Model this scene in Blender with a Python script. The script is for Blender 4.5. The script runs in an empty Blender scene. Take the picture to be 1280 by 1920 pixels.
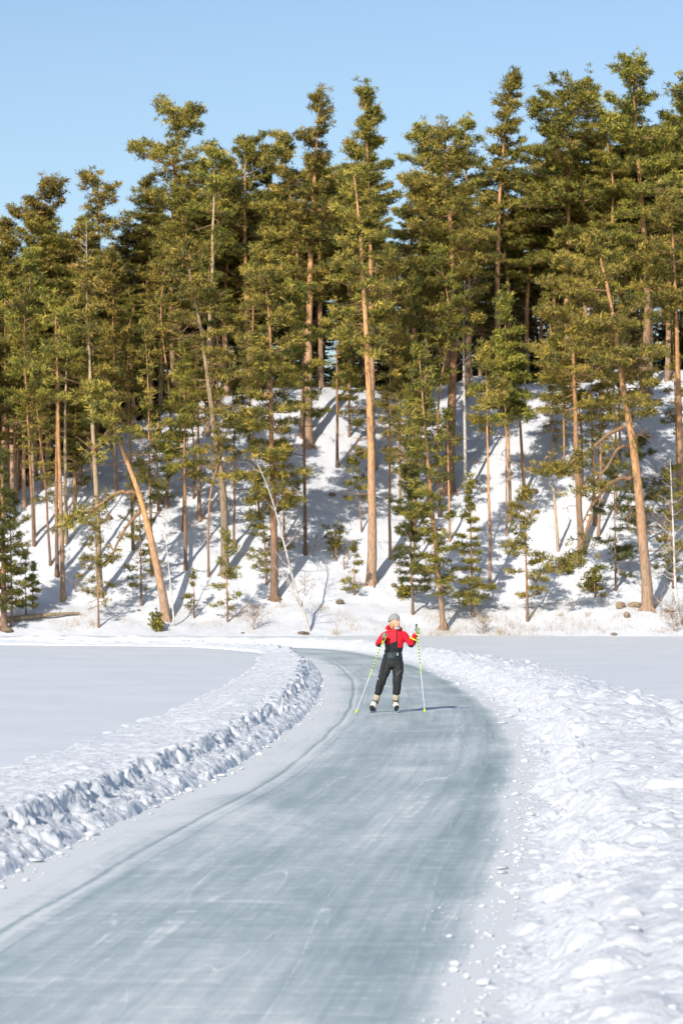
import bpy, math, random
import numpy as np
from mathutils import Vector, Matrix
R = math.radians
scene = bpy.context.scene
COL = scene.collection

# ------------------------------------------------------------------ camera, sky, sun, exposure
F, H, PX0, PYH = 5333.0, 2.3, 640.0, 1093.0          # focal length in photo pixels, eye height, principal column, horizon row
cam_d = bpy.data.cameras.new('camera')
cam = bpy.data.objects.new('camera', cam_d); COL.objects.link(cam)
cam.location = (0, 0, H); cam.rotation_euler = (R(90), 0, 0)
cam_d.sensor_fit = 'HORIZONTAL'; cam_d.sensor_width = 24; cam_d.lens = 24*F/1280
cam_d.shift_y = (PYH-960)/1280
cam_d.clip_start = .5; cam_d.clip_end = 3000
cam_d.dof.use_dof = True; cam_d.dof.focus_distance = 52; cam_d.dof.aperture_fstop = 4.0
scene.camera = cam

SUN_EL, SUN_AZ = R(32), R(25)                        # light travels towards +Y, turned AZ towards +X
world = bpy.data.worlds.new('World'); scene.world = world; world.use_nodes = True
wn = world.node_tree.nodes; wl = world.node_tree.links
sky = wn.new('ShaderNodeTexSky'); sky.sky_type = 'NISHITA'; sky.sun_disc = False
sky.sun_elevation = SUN_EL; sky.sun_rotation = math.pi + SUN_AZ
sky.altitude = 100; sky.air_density = 1.0; sky.dust_density = 1.1; sky.ozone_density = 2.2
bg = wn['Background']; bg.inputs['Strength'].default_value = .134
wl.new(sky.outputs[0], bg.inputs['Color'])
sun_d = bpy.data.lights.new('sun', 'SUN'); sun_d.energy = 5.0; sun_d.angle = R(.53); sun_d.color = (1.0, .895, .775)
sun = bpy.data.objects.new('sun', sun_d); COL.objects.link(sun)
ldir = Vector((math.sin(SUN_AZ)*math.cos(SUN_EL), math.cos(SUN_AZ)*math.cos(SUN_EL), -math.sin(SUN_EL)))
sun.rotation_euler = ldir.to_track_quat('-Z', 'Y').to_euler(); sun.location = (-30, -60, 60)
vs = scene.view_settings
vs.view_transform = 'Standard'; vs.look = 'None'; vs.exposure = 0.1; vs.gamma = 1; vs.use_curve_mapping = False
scene.cycles.max_bounces = 6; scene.cycles.diffuse_bounces = 3; scene.cycles.transparent_max_bounces = 4

# ------------------------------------------------------------------ helpers
rng = np.random.default_rng(7); random.seed(7)

def tag(o, label=None, cat=None, group=None, kind=None):
    if label: o['label'] = label
    if cat: o['category'] = cat
    if group: o['group'] = group
    if kind: o['kind'] = kind
    return o

def mesh_np(name, V, Fc, mats, smooth=False, attr=None, uv=None, midx=None):
    """V (n,3); Fc (m,k) all of one arity"""
    me = bpy.data.meshes.new(name)
    V = np.asarray(V, dtype=np.float32); Fc = np.asarray(Fc, dtype=np.int32); k = Fc.shape[1]
    me.vertices.add(len(V)); me.vertices.foreach_set('co', V.ravel())
    me.loops.add(Fc.size); me.loops.foreach_set('vertex_index', Fc.ravel())
    me.polygons.add(len(Fc)); me.polygons.foreach_set('loop_start', np.arange(0, Fc.size, k, dtype=np.int32))
    me.polygons.foreach_set('use_smooth', np.full(len(Fc), smooth))
    if midx is not None: me.polygons.foreach_set('material_index', np.asarray(midx, dtype=np.int32))
    me.update(calc_edges=True)
    if attr:
        for an, av in attr.items():
            a = me.attributes.new(an, 'FLOAT', 'POINT'); a.data.foreach_set('value', np.asarray(av, dtype=np.float32))
    if uv is not None:
        l = me.uv_layers.new(name='UVMap'); l.data.foreach_set('uv', np.asarray(uv, dtype=np.float32)[Fc.ravel()].ravel())
    for m in (mats if isinstance(mats, (list, tuple)) else [mats]): me.materials.append(m)
    return me

def link(name, me, parent=None, loc=None):
    o = bpy.data.objects.new(name, me); COL.objects.link(o)
    if parent is not None: o.parent = parent
    if loc is not None: o.location = loc
    return o

def grid_faces(nr, nc):
    i = np.arange(nr-1)[:, None]*nc + np.arange(nc-1)[None, :]
    return np.stack([i, i+1, i+1+nc, i+nc], -1).reshape(-1, 4)

def hash2(ix, iy, seed):
    h = (ix.astype(np.int64)*374761393 + iy.astype(np.int64)*668265263 + seed*1442695041) & 0xffffffff
    h = ((h ^ (h >> 13))*1274126177) & 0xffffffff
    h = ((h ^ (h >> 16))*2246822519) & 0xffffffff
    return ((h ^ (h >> 15)) & 0xffffff)/float(0xffffff)

def vnoise(x, y, seed=0):
    ix, iy = np.floor(x), np.floor(y); fx, fy = x-ix, y-iy
    ix = ix.astype(np.int64); iy = iy.astype(np.int64)
    ux, uy = fx*fx*(3-2*fx), fy*fy*(3-2*fy)
    a, b = hash2(ix, iy, seed), hash2(ix+1, iy, seed); c, d = hash2(ix, iy+1, seed), hash2(ix+1, iy+1, seed)
    return (a*(1-ux)+b*ux)*(1-uy)+(c*(1-ux)+d*ux)*uy

def fbm(x, y, seed=0, oct=4):
    s = 0; a = .5
    for k in range(oct):
        s = s + a*(vnoise(x*2**k+17*k, y*2**k-9*k, seed+k)-.5); a *= .55
    return s

def lumps(x, y, cell, seed, dens=.8):
    """rounded clods: tops of ellipsoids on a jittered lattice, 0..1"""
    X, Y = x/cell, y/cell; ix, iy = np.floor(X).astype(np.int64), np.floor(Y).astype(np.int64)
    out = np.zeros_like(X)
    for dx in (-1, 0, 1):
        for dy in (-1, 0, 1):
            cx, cy = ix+dx, iy+dy
            px, py = cx+hash2(cx, cy, seed), cy+hash2(cx, cy, seed+1)
            r = .35+.55*hash2(cx, cy, seed+2); an = hash2(cx, cy, seed+3)*np.pi; el = .55+.45*hash2(cx, cy, seed+6)
            ca, sa = np.cos(an), np.sin(an)
            ux, uy = (X-px)*ca+(Y-py)*sa, (-(X-px)*sa+(Y-py)*ca)/el
            q = 1-(ux*ux+uy*uy)/(r*r)
            tilt = 1+(hash2(cx, cy, seed+7)-.5)*1.6*ux/r
            hgt = r*np.clip(q, 0, 1)**.42*tilt*(hash2(cx, cy, seed+4) < dens)*(.5+.5*hash2(cx, cy, seed+5))
            out = np.maximum(out, hgt)
    return out

# ------------------------------------------------------------------ materials
def mat(name, col=(.5, .5, .5), rough=.7, spec=.3, metal=0):
    m = bpy.data.materials.new(name); m.use_nodes = True
    b = m.node_tree.nodes['Principled BSDF']
    b.inputs['Base Color'].default_value = (*col, 1); b.inputs['Roughness'].default_value = rough
    b.inputs['Specular IOR Level'].default_value = spec; b.inputs['Metallic'].default_value = metal
    return m
class NT:
    def __init__(s, m): s.t = m.node_tree; s.b = s.t.nodes['Principled BSDF']
    def n(s, typ, **kw):
        nd = s.t.nodes.new(typ)
        for k, v in kw.items():
            if k.startswith('i_'):
                key = k[2:]; key = int(key) if key.isdigit() else key.replace('_', ' ')
                nd.inputs[key].default_value = v
            else: setattr(nd, k, v)
        return nd
    def l(s, a, b): s.t.links.new(a, b)
    def mapping(s, src, scale=(1, 1, 1), rot=(0, 0, 0)):
        m = s.n('ShaderNodeMapping'); m.inputs['Scale'].default_value = scale; m.inputs['Rotation'].default_value = rot
        s.l(src, m.inputs[0]); return m.outputs[0]
    def noise(s, vec, scale, detail=4, rough=.5, dist=0):
        n = s.n('ShaderNodeTexNoise'); n.inputs['Scale'].default_value = scale; n.inputs['Detail'].default_value = detail
        n.inputs['Roughness'].default_value = rough; n.inputs['Distortion'].default_value = dist
        if vec is not None: s.l(vec, n.inputs['Vector'])
        return n.outputs['Fac']
    def ramp(s, fac, stops, interp='LINEAR'):
        r = s.n('ShaderNodeValToRGB'); e = r.color_ramp.elements; r.color_ramp.interpolation = interp
        while len(e) < len(stops): e.new(.5)
        for k, (p, c) in enumerate(stops):
            e[k].position = p; e[k].color = (*c, 1) if len(c) == 3 else c
        s.l(fac, r.inputs[0]); return r.outputs[0]
    def math(s, op, a, b=None, clamp=False):
        n = s.n('ShaderNodeMath', operation=op, use_clamp=clamp)
        for k, v in enumerate((a, b)):
            if v is None: continue
            if isinstance(v, (int, float)): n.inputs[k].default_value = v
            else: s.l(v, n.inputs[k])
        return n.outputs[0]
    def mix(s, fac, a, b, blend='MIX'):
        n = s.n('ShaderNodeMix', data_type='RGBA', blend_type=blend)
        for k, v in ((0, fac), (6, a), (7, b)):
            if isinstance(v, (int, float)): n.inputs[k].default_value = v
            elif isinstance(v, tuple): n.inputs[k].default_value = (*v, 1)
            else: s.l(v, n.inputs[k])
        return n.outputs[2]
    def bump(s, h, strength, dist, nrm=None):
        b = s.n('ShaderNodeBump'); b.inputs['Strength'].default_value = strength; b.inputs['Distance'].default_value = dist
        s.l(h, b.inputs['Height'])
        if nrm is not None: s.l(nrm, b.inputs['Normal'])
        return b.outputs[0]

def snow_mat(name, col, col2, scale, bstr, bdist, rough=.55, fine=60):
    m = mat(name, col, rough, .25); t = NT(m)
    tc = t.n('ShaderNodeTexCoord').outputs['Object']
    n1 = t.noise(tc, scale, 6, .6); n2 = t.noise(tc, fine, 5, .7)
    t.l(t.mix(t.ramp(n1, [(.35, (0, 0, 0)), (.65, (1, 1, 1))]), col, col2), t.b.inputs['Base Color'])
    h = t.math('ADD', n1, t.math('MULTIPLY', n2, .35))
    t.l(t.bump(h, bstr, bdist), t.b.inputs['Normal'])
    return m
M_field = snow_mat('field_snow', (.60, .648, .69), (.655, .70, .735), .35, .4, .08, .5, 5)
M_bank = snow_mat('bank_snow', (.60, .645, .69), (.66, .70, .74), 9, .9, .035, .6, 50)
M_hill = snow_mat('hill_snow', (.57, .61, .67), (.62, .66, .71), 1.3, .5, .12, .6, 8)

def ice_mat():
    m = mat('track_ice', (.4, .5, .52), .3, .5); t = NT(m)
    uv = t.n('ShaderNodeUVMap').outputs[0]                # u = metres from the left edge, v = metres along the track
    obj = t.n('ShaderNodeTexCoord').outputs['Object']
    sep = t.n('ShaderNodeSeparateXYZ'); t.l(uv, sep.inputs[0]); u = sep.outputs[0]
    at = t.n('ShaderNodeAttribute', attribute_name='across').outputs['Fac']
    wob = t.math('MULTIPLY', t.math('SUBTRACT', t.noise(t.mapping(uv, (.3, .35, 1)), 1, 3), .5), .35)
    a2 = t.math('ADD', at, t.math('MULTIPLY', wob, .22))
    g = lambda v: (v, v, v)
    # frost over the width of the track: dusted edges, dark lane along the right edge, rut on the left
    prof = t.ramp(a2, [(0, g(.95)), (.13, g(.62)), (.22, g(.36)), (.36, g(.24)), (.66, g(.30)), (.78, g(.24)), (.89, g(.06)), (.94, g(.36)), (.985, g(.92)), (1, g(1))])
    # cloudy patches
    cl = t.noise(t.mapping(uv, (.75, .22, 1)), 1, 7, .62, .6)
    clr = t.ramp(cl, [(.36, g(0)), (.70, g(.72))])
    # lanes along the track (brush and blade marks)
    ln = t.noise(t.mapping(uv, (6.5, .12, 1)), 1, 5, .65)
    lnr = t.ramp(ln, [(.38, g(0)), (.70, g(.34))])
    ln2 = t.noise(t.mapping(uv, (26, .35, 1)), 1, 4, .6)
    # fine strokes across
    ac = t.noise(t.mapping(uv, (.9, 8, 1), (0, 0, R(7))), 1, 5, .65, .3)
    acr = t.ramp(ac, [(.45, g(0)), (.72, g(.26))])
    st = t.noise(t.mapping(obj, (.7, 14, 1), (0, 0, R(-5))), 1, 2, .5)
    str_ = t.ramp(st, [(.69, g(0)), (.76, g(.85))])
    msk = t.noise(t.mapping(obj, (.8, .6, 1)), 1.1, 3, .5); st2 = t.math('MULTIPLY', str_, t.ramp(msk, [(.5, g(0)), (.62, g(1))]))
    f = t.math('MULTIPLY', t.math('ADD', t.math('ADD', clr, lnr), acr), .62)
    f = t.math('ADD', f, prof); f = t.math('ADD', f, t.math('MULTIPLY', t.math('SUBTRACT', ln2, .5), .35))
    def hair(sc, seed_, w, d, rot=0):
        n_ = t.noise(t.mapping(uv, sc, (0, 0, R(rot))), 1, 1.5, .4); x_ = t.math('DIVIDE', t.math('ABSOLUTE', t.math('SUBTRACT', n_, seed_)), w)
        return t.math('MULTIPLY', t.math('SUBTRACT', 1.0, x_, True), d)
    brk = t.ramp(t.noise(t.mapping(uv, (1.5, 1.1, 1)), 2, 4, .6), [(.42, g(0)), (.6, g(1))])
    hs_ = t.math('ADD', hair((1.1, .045, 1), .5, .0035, .45), hair((1.7, .06, 1), .44, .0035, .4, 4))
    hs_ = t.math('ADD', hs_, hair((.06, 1.3, 1), .52, .006, .3, 12)); hs_ = t.math('ADD', hs_, hair((2.3, .08, 1), .57, .0035, .4, -5))
    f = t.math('ADD', f, t.math('MULTIPLY', hs_, brk))
    # worn ruts: narrow dark grooves at constant distance from the left edge
    def groove(c, w, d):
        x = t.math('SUBTRACT', t.math('ADD', u, t.math('MULTIPLY', wob, .28)), c)
        x = t.math('DIVIDE', t.math('ABSOLUTE', x), w)
        return t.math('MULTIPLY', t.math('SUBTRACT', 1.0, x, True), d)
    gr = groove(.72, .04, .45); gr = t.math('ADD', gr, groove(.93, .03, .2)); gr = t.math('ADD', gr, groove(3.2, .05, .12)); gr = t.math('ADD', gr, groove(2.85, .06, .08))
    f = t.math('SUBTRACT', f, gr)
    f = t.math('ADD', f, st2, True)
    rim = t.math('MULTIPLY', groove(.79, .05, .22), 1)
    f = t.math('ADD', f, rim, True)
    f = t.math('ADD', f, t.ramp(t.noise(t.mapping(uv, (3, 1.4, 1)), 3, 6, .75), [(.52, g(0)), (.72, g(.28))]), True)
    c = t.ramp(f, [(0, (.18, .255, .275)), (.25, (.26, .335, .357)), (.55, (.37, .445, .468)), (1, (.60, .64, .66))])
    t.l(c, t.b.inputs['Base Color'])
    t.l(t.ramp(f, [(0, g(.30)), (.6, g(.5)), (1, g(.7))]), t.b.inputs['Roughness'])
    t.b.inputs['Specular IOR Level'].default_value = .08
    hb = t.math('ADD', t.math('MULTIPLY', f, .6), t.math('ADD', t.math('MULTIPLY', ln2, .3), t.math('MULTIPLY', ac, .5)))
    t.l(t.bump(hb, .35, .012), t.b.inputs['Normal'])
    return m
M_ice = ice_mat()

def bark_mat(name, low, high, lo=.12, hi=.42, sc=1.0):
    m = mat(name, low, .85, .15); t = NT(m)
    h = t.n('ShaderNodeAttribute', attribute_name='h').outputs['Fac']
    obj = t.n('ShaderNodeTexCoord').outputs['Object']
    rnd = t.n('ShaderNodeObjectInfo').outputs['Random']
    n = t.noise(t.mapping(obj, (1, 1, .35)), 5*sc, 5, .7); n2 = t.noise(t.mapping(obj, (1, 1, .25)), 14*sc, 5, .7)
    hh = t.math('ADD', h, t.math('MULTIPLY', t.math('SUBTRACT', n, .5), .5))
    c = t.mix(t.ramp(hh, [(lo, (0, 0, 0)), (hi, (1, 1, 1))]), low, high)
    c = t.mix(t.ramp(n2, [(.36, (.75, .75, .75)), (.62, (0, 0, 0))]), c, tuple(v*.38 for v in low), 'MIX')
    hs = t.n('ShaderNodeHueSaturation'); t.l(c, hs.inputs['Color']); t.l(t.math('ADD', t.math('MULTIPLY', rnd, .5), .75), hs.inputs['Value'])
    t.l(hs.outputs[0], t.b.inputs['Base Color'])
    t.l(t.bump(n2, .9, .04), t.b.inputs['Normal'])
    return m
M_bark = bark_mat('pine_bark', (.42, .29, .20), (.68, .37, .16))
M_barkd = bark_mat('dark_bark', (.26, .17, .12), (.50, .27, .13))
M_pale = bark_mat('pale_bark', (.42, .34, .25), (.56, .42, .25))
M_birch = bark_mat('birch_bark', (.50, .47, .42), (.74, .71, .66), .1, .35, 2)
M_twig = mat('bare_twig_wood', (.30, .22, .16), .8, .1)
M_branch = bark_mat('branch_bark', (.27, .18, .12), (.40, .24, .13))
M_deadwood = bark_mat('dead_wood', (.33, .26, .18), (.38, .3, .2))

def leaf_mat(name, dark, lite, brown):
    m = mat(name, dark, .6, .25); t = NT(m)
    v = t.n('ShaderNodeAttribute', attribute_name='var').outputs['Fac']
    rnd = t.n('ShaderNodeObjectInfo').outputs['Random']
    c = t.ramp(v, [(0, dark), (.5, tuple((a+b)/2 for a, b in zip(dark, lite))), (.9, lite), (1, brown)])
    hs = t.n('ShaderNodeHueSaturation'); t.l(c, hs.inputs['Color'])
    t.l(t.math('ADD', t.math('MULTIPLY', rnd, .04), .483), hs.inputs['Hue'])
    t.l(t.math('ADD', t.math('MULTIPLY', t.math('FRACT', t.math('MULTIPLY', rnd, 7.3)), .5), .98), hs.inputs['Value'])
    t.l(hs.outputs[0], t.b.inputs['Base Color'])
    tr = t.n('ShaderNodeBsdfTranslucent'); t.l(hs.outputs[0], tr.inputs[0])
    mx = t.n('ShaderNodeMixShader'); mx.inputs[0].default_value = .12
    t.l(t.b.outputs[0], mx.inputs[1]); t.l(tr.outputs[0], mx.inputs[2])
    t.l(mx.outputs[0], t.t.nodes['Material Output'].inputs[0])
    return m
M_needle = leaf_mat('pine_needles', (.050, .062, .018), (.365, .290, .052), (.38, .25, .08))
M_young = leaf_mat('young_needles', (.055, .068, .018), (.31, .255, .042), (.25, .2, .06))
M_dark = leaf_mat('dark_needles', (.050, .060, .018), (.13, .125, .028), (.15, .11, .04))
M_drygrass = mat('dry_grass', (.36, .28, .16), .8, .1)
M_rock = bark_mat('stone', (.24, .18, .135), (.30, .235, .18), 0, .5, 2)

# ------------------------------------------------------------------ the track: paired edge points (x, y) from behind the camera round the bend
PAIRS = [((-6.5, -25), (-2.4, -25)), ((-5.5, -10), (-1.4, -10)), ((-4.6, 0), (-.6, 0)), ((-3.75, 10), (.15, 10)), ((-3.2, 16), (.72, 16)), ((-2.66, 22), (1.2, 22)),
         ((-2.08, 28), (1.60, 28)), ((-1.5, 33.6), (2.02, 34)), ((-1.07, 40.6), (2.45, 41)), ((-.62, 50.5), (2.68, 51)), ((-.47, 64), (2.58, 64)),
         ((-.6, 73), (2.25, 74)), ((-.9, 81), (1.75, 82)), ((-1.4, 87.5), (1.0, 90.5)), ((-2.4, 92.5), (0, 97)), ((-4.2, 96), (-2, 101)),
         ((-7.5, 98.3), (-6, 103.6)), ((-14, 100), (-13, 105)), ((-30, 101), (-30, 106)), ((-60, 102), (-60, 107)), ((-110, 103), (-110, 108))]
def smooth_(a, b, x):
    t = np.clip((x-a)/(b-a), 0, 1); return t*t*(3-2*t)
def catmull(P, n):
    P = np.array(P, float); P = np.vstack([2*P[0]-P[1], P, 2*P[-1]-P[-2]]); out = []
    for i in range(1, len(P)-2):
        t = np.linspace(0, 1, n, endpoint=False)[:, None]
        p0, p1, p2, p3 = P[i-1:i+3]
        out.append(.5*((2*p1)+(-p0+p2)*t+(2*p0-5*p1+4*p2-p3)*t*t+(-p0+3*p1-3*p2+p3)*t**3))
    return np.vstack(out+[P[-2:-1]])
both = catmull([(*a, *b) for a, b in PAIRS], 60)
both[:, 2] += .16*smooth_(12, 30, both[:, 3])*(1-smooth_(80, 92, both[:, 3]))
mid = (both[:, :2]+both[:, 2:])/2
seg = np.r_[0, np.cumsum(np.hypot(*np.diff(mid, axis=0).T))]
def resample(s): return np.stack([np.interp(s, seg, both[:, k]) for k in range(4)], 1)
s_cam = np.interp(0, mid[:400, 1], seg[:400])              # arc length where the camera stands
def s_steps(fine):
    s = [0.0]
    while s[-1] < seg[-1]:
        d = s[-1]-s_cam
        if d < 9: st = .12
        elif d < 118: st = max(fine*d, .012)
        else: st = .25+(d-118)*.02
        s.append(s[-1]+st)
    return np.array(s)

def smooth(a, b, x):
    t = np.clip((x-a)/(b-a), 0, 1); return t*t*(3-2*t)

# ice sheet
sv = np.arange(0, seg[-1], .3); E = resample(sv); nt = 25
tt = np.linspace(-.12, 1.12, nt)
X = E[:, None, 0]*(1-tt)+E[:, None, 2]*tt; Y = E[:, None, 1]*(1-tt)+E[:, None, 3]*tt
Wd = np.hypot(E[:, 2]-E[:, 0], E[:, 3]-E[:, 1])
V = np.stack([X, Y, np.zeros_like(X)], -1).reshape(-1, 3)
UV = np.stack([tt[None, :]*Wd[:, None], np.repeat(sv[:, None], nt, 1)], -1).reshape(-1, 2)
ice = link('ice_track', mesh_np('ice_track', V, grid_faces(len(sv), nt)[:, ::-1], M_ice, True, {'across': np.tile(tt, len(sv))}, UV))
tag(ice, 'curving skating track of scraped grey blue ice with frost streaks', kind='structure')

# ploughed banks: parametric strips beside the track
def bank(name, side, s, cols, width, prof, bump=None):
    E = resample(s)
    edge = E[:, :2] if side < 0 else E[:, 2:]
    oth = E[:, 2:] if side < 0 else E[:, :2]
    d = edge-oth; d /= np.hypot(d[:, 0], d[:, 1])[:, None]
    k = 41; ker = np.ones(k)/k
    d = np.stack([np.convolve(np.pad(d[:, i], k//2, 'edge'), ker, 'valid') for i in (0, 1)], 1)
    w = width(s-s_cam)
    nc = int(cols*.55); near_ = np.linspace(-.25, .80, nc, endpoint=False)
    far_ = np.linspace(0, 1, cols-nc)
    dist = np.hstack([np.tile(near_, (len(s), 1)), .80+far_[None, :]*(w[:, None]+.25-.80)])
    X = edge[:, None, 0]+d[:, None, 0]*dist; Y = edge[:, None, 1]+d[:, None, 1]*dist
    Z = prof(X, Y, dist, w[:, None], (s-s_cam)[:, None])
    if bump:
        o_ = bump(np.repeat(s[:, None], cols, 1), Z, dist); X = X+d[:, None, 0]*o_; Y = Y+d[:, None, 1]*o_
    V = np.stack([X, Y, Z], -1).reshape(-1, 3)
    Fc = grid_faces(len(s), cols)
    if side < 0: Fc = Fc
    else: Fc = Fc[:, ::-1]
    return link(name, mesh_np(name, V, Fc, M_bank, True))

FIELD_Z = .15
def bump_left(S, Z, d):
    m = smooth(-.02, .12, d)*smooth(.85, .55, d)
    o = .055*(lumps(S, Z*1.1+.3*vnoise(S*2, S*0, 5), .13, 91, .8)-.30)+.045*(lumps(S*.9, Z*1.2, .05, 95, .85)-.25)+.12*fbm(S*2.6, Z*4, 97, 5)
    return -o*m
def prof_left(X, Y, d, w, sd):
    near = np.clip(1.3-sd/70, .35, 1)
    u = d/w
    warp = .42*fbm(X*2.2, Y*2.2, 11, 3)+.22*fbm(X*9, Y*9, 12, 2)
    dd = d+warp
    deb = .05+lumps(X, Y, .10, 21, .8)*.04+lumps(X, Y, .05, 25, .8)*.03+.06*fbm(X*3, Y*3, 29, 3)
    tall = .31+.10*fbm(X*.5, Y*.5, 13, 3)+.10*fbm(X*2.5, Y*2.5, 18, 3)
    face = .38*smooth(.0, .34, dd)+.62*smooth(.32, .50, dd+.22*fbm(X*6, Y*6, 19, 3))
    notch = lumps(X, Y, .26, 31, .9)
    top = tall*(1-.42*smooth(.25, 1.0, u))+.035*fbm(X*3, Y*3, 14, 4)+.016*lumps(X, Y, .10, 33, .6)*near+.012*lumps(X, Y, .05, 36, .6)+.03*lumps(X, Y, .35, 35, .2)
    lip = np.exp(-((dd-.42)/.16)**2)*(.035*notch+.01)
    z = deb*smooth(-.10, .12, dd)*(1-face)+(top+lip)*face
    z = z+.02*face*(lumps(X, Y, .07, 37, .9)-.3)*near
    lowe = smooth(-.12, .0, d+.12*fbm(X*6, Y*6, 15, 2)-.03)
    z = z*lowe-.03*(1-lowe)
    out = smooth(1.0, .93, u+.16*fbm(X*1.5, Y*1.5, 16, 3))
    return z*out+(FIELD_Z-.06)*(1-out)
def prof_right(X, Y, d, w, sd):
    near = np.clip(1.25-sd/75, .4, 1)
    u = d/w
    d = d-.08
    dd = d+.35*fbm(X*1.6, Y*1.6, 41, 4)
    base = .30*smooth(.0, .95, dd)+.05*smooth(.9, 1.5, dd)-.13*smooth(.45, 1.0, u)+.12*fbm(X*.9, Y*.45, 42, 4)+.06*fbm(X*4.5, Y*2.2, 43, 5)+.03*fbm(X*16, Y*8, 47, 3)
    base = base*smooth(-.1, .5, dd)
    big = lumps(X, Y*.5, .34, 51, .36)*.16
    med = lumps(X+.2*fbm(X*3, Y*3, 48, 2), Y*.6, .13, 55, .5)*.036
    sml = lumps(X, Y*.8, .06, 59, .7)*.022
    amp = smooth(-.15, .2, dd)*(.55+.9*vnoise(X*1.1, Y*.7, 44))
    z = base+(big*near+med+sml)*amp
    # loose clods thinning out over the dusted edge of the ice
    edge = smooth(-.2, .25, d+.45*fbm(X*5, Y*5, 45, 3))
    z = z*edge+(-.02)*(1-edge)
    out = smooth(1.0, .95, u+.10*fbm(X*1.5, Y*1.5, 46, 3))
    return z*out+(FIELD_Z-.06)*(1-out)
lb = bank('snow_bank', -1, s_steps(.0017), 125, lambda s: np.interp(s, [0, 20, 45, 60, 78, 92, 105], [2.7, 2.7, 2.35, 2.0, 1.7, 1.5, 1.2]), prof_left, bump_left)
tag(lb, 'low ploughed snow bank with a ragged blue shaded cut face, left of the track', kind='structure')
rb = bank('snow_bank', 1, s_steps(.0016), 150, lambda s: np.interp(s, [0, 30, 48, 64, 80, 100, 120], [4.4, 4.0, 3.1, 2.6, 2.3, 2.0, 1.1]), prof_right)
tag(rb, 'broad lumpy bank of ploughed snow clods on the right of the track', kind='structure')

# snow covered lake with a trough where the track and the banks lie
xs = np.r_[np.linspace(-190, -14, 60, endpoint=False), np.arange(-14, 12, .3), np.linspace(12, 190, 60)]
ys = np.r_[np.linspace(-60, 0, 20, endpoint=False), np.arange(0, 122.2, .4)]
GX, GY = np.meshgrid(xs, ys)
md = np.stack([np.interp(np.arange(0, seg[-1], .5), seg, mid[:, k]) for k in (0, 1)], 1)
dm = np.full(GX.shape, 1e9)
hw_ = np.interp(np.arange(0, seg[-1], .5), seg, np.hypot(both[:, 2]-both[:, 0], both[:, 3]-both[:, 1])/2)
for p, w_ in zip(md, hw_): dm = np.minimum(dm, np.hypot(GX-p[0], GY-p[1])-w_)
GZ = FIELD_Z+.05*fbm(GX*.12, GY*.06, 61, 4)+.02*fbm(GX*.6, GY*.25, 62, 3)
GZ = GZ-(GZ+.12)*smooth(.75, .45, dm)
GZ = GZ-.09*smooth(114, 117, GY+fbm(GX*.1, GY*.1, 64, 3)*4)
GZ[GY > 121.9] = -.3
lake = link('snow_field', mesh_np('snow_field', np.stack([GX, GY, GZ], -1).reshape(-1, 3), grid_faces(len(ys), len(xs)), M_field, True))
tag(lake, 'smooth wind packed snow covering the frozen lake', kind='structure')

# ------------------------------------------------------------------ hillside
CREST = [(-900, 980), (-300, 960), (0, 925), (140, 868), (250, 792), (330, 765), (400, 745), (560, 727), (760, 730), (900, 702), (1000, 712), (1280, 688), (1500, 680), (2200, 690)]
SHORE = 120.0
def crest_height(x, y):
    px = PX0+F*x/np.maximum(y, 100)
    yc = np.interp(px, [c[0] for c in CREST], [c[1] for c in CREST])
    k = (PYH-yc)/F                                           # z = H + k*(SHORE+d) meets the slope z = .7d-1.6
    d = (k*SHORE+H+1.6)/(.7-k)
    return .7*d-1.6
def terrain(x, y, noise=True):
    x = np.asarray(x, float); y = np.asarray(y, float)
    d = y-SHORE-.5*np.sin(x*.35)-.35*np.sin(x*.13+1)
    z = np.where(d < 4, .3*np.maximum(d, 0), 1.2+.7*(d-4))+.5*np.exp(-((d-4)/1.8)**2)*.4
    z = np.where(d < 0, .18*d, z)
    hc = crest_height(x, y)
    back = hc+.02*np.maximum(d-20, 0)
    k = .9
    e = np.clip(.5+.5*(back-z)/k, 0, 1)
    z = back*(1-e)+z*e-k*e*(1-e)
    if noise:
        a = smooth(0, 3, d)
        z = z+a*(.9*fbm(x*.16, y*.16, 71, 4)+.22*fbm(x*.9, y*.9, 72, 4))
        z = z+smooth(-1, .5, d)*.10*fbm(x*1.3, y*1.3, 73, 4)+smooth(2, 7, d)*(.10*fbm(x*2.4, y*2.4, 74, 3)-.10*lumps(x, y, 1.1, 75, .35)**2)
    return z
xs = np.r_[np.linspace(-150, -22, 80, endpoint=False), np.arange(-22, 22, .2), np.linspace(22, 150, 80)]
ys = np.r_[np.arange(119.2, 145, .2), np.linspace(145, 260, 90)]
GX, GY = np.meshgrid(xs, ys)
hill = link('hillside', mesh_np('hillside', np.stack([GX, GY, terrain(GX, GY)], -1).reshape(-1, 3), grid_faces(len(ys), len(xs)), M_hill, True))
tag(hill, 'steep snow covered lakeshore hill rising to a wooded crest', kind='structure')

def hit(px, py):
    """where the line of sight through a photo pixel meets the hill"""
    D = np.arange(119.5, 175, .1); x = (px-PX0)*D/F; z = H-(py-PYH)*D/F
    under = np.nonzero(terrain(x, D) >= z)[0]
    k = under[0] if len(under) else -1
    D0 = D[k]; x0 = x[k]
    return float(x0), float(D0), float(terrain(x0, D0))

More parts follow.
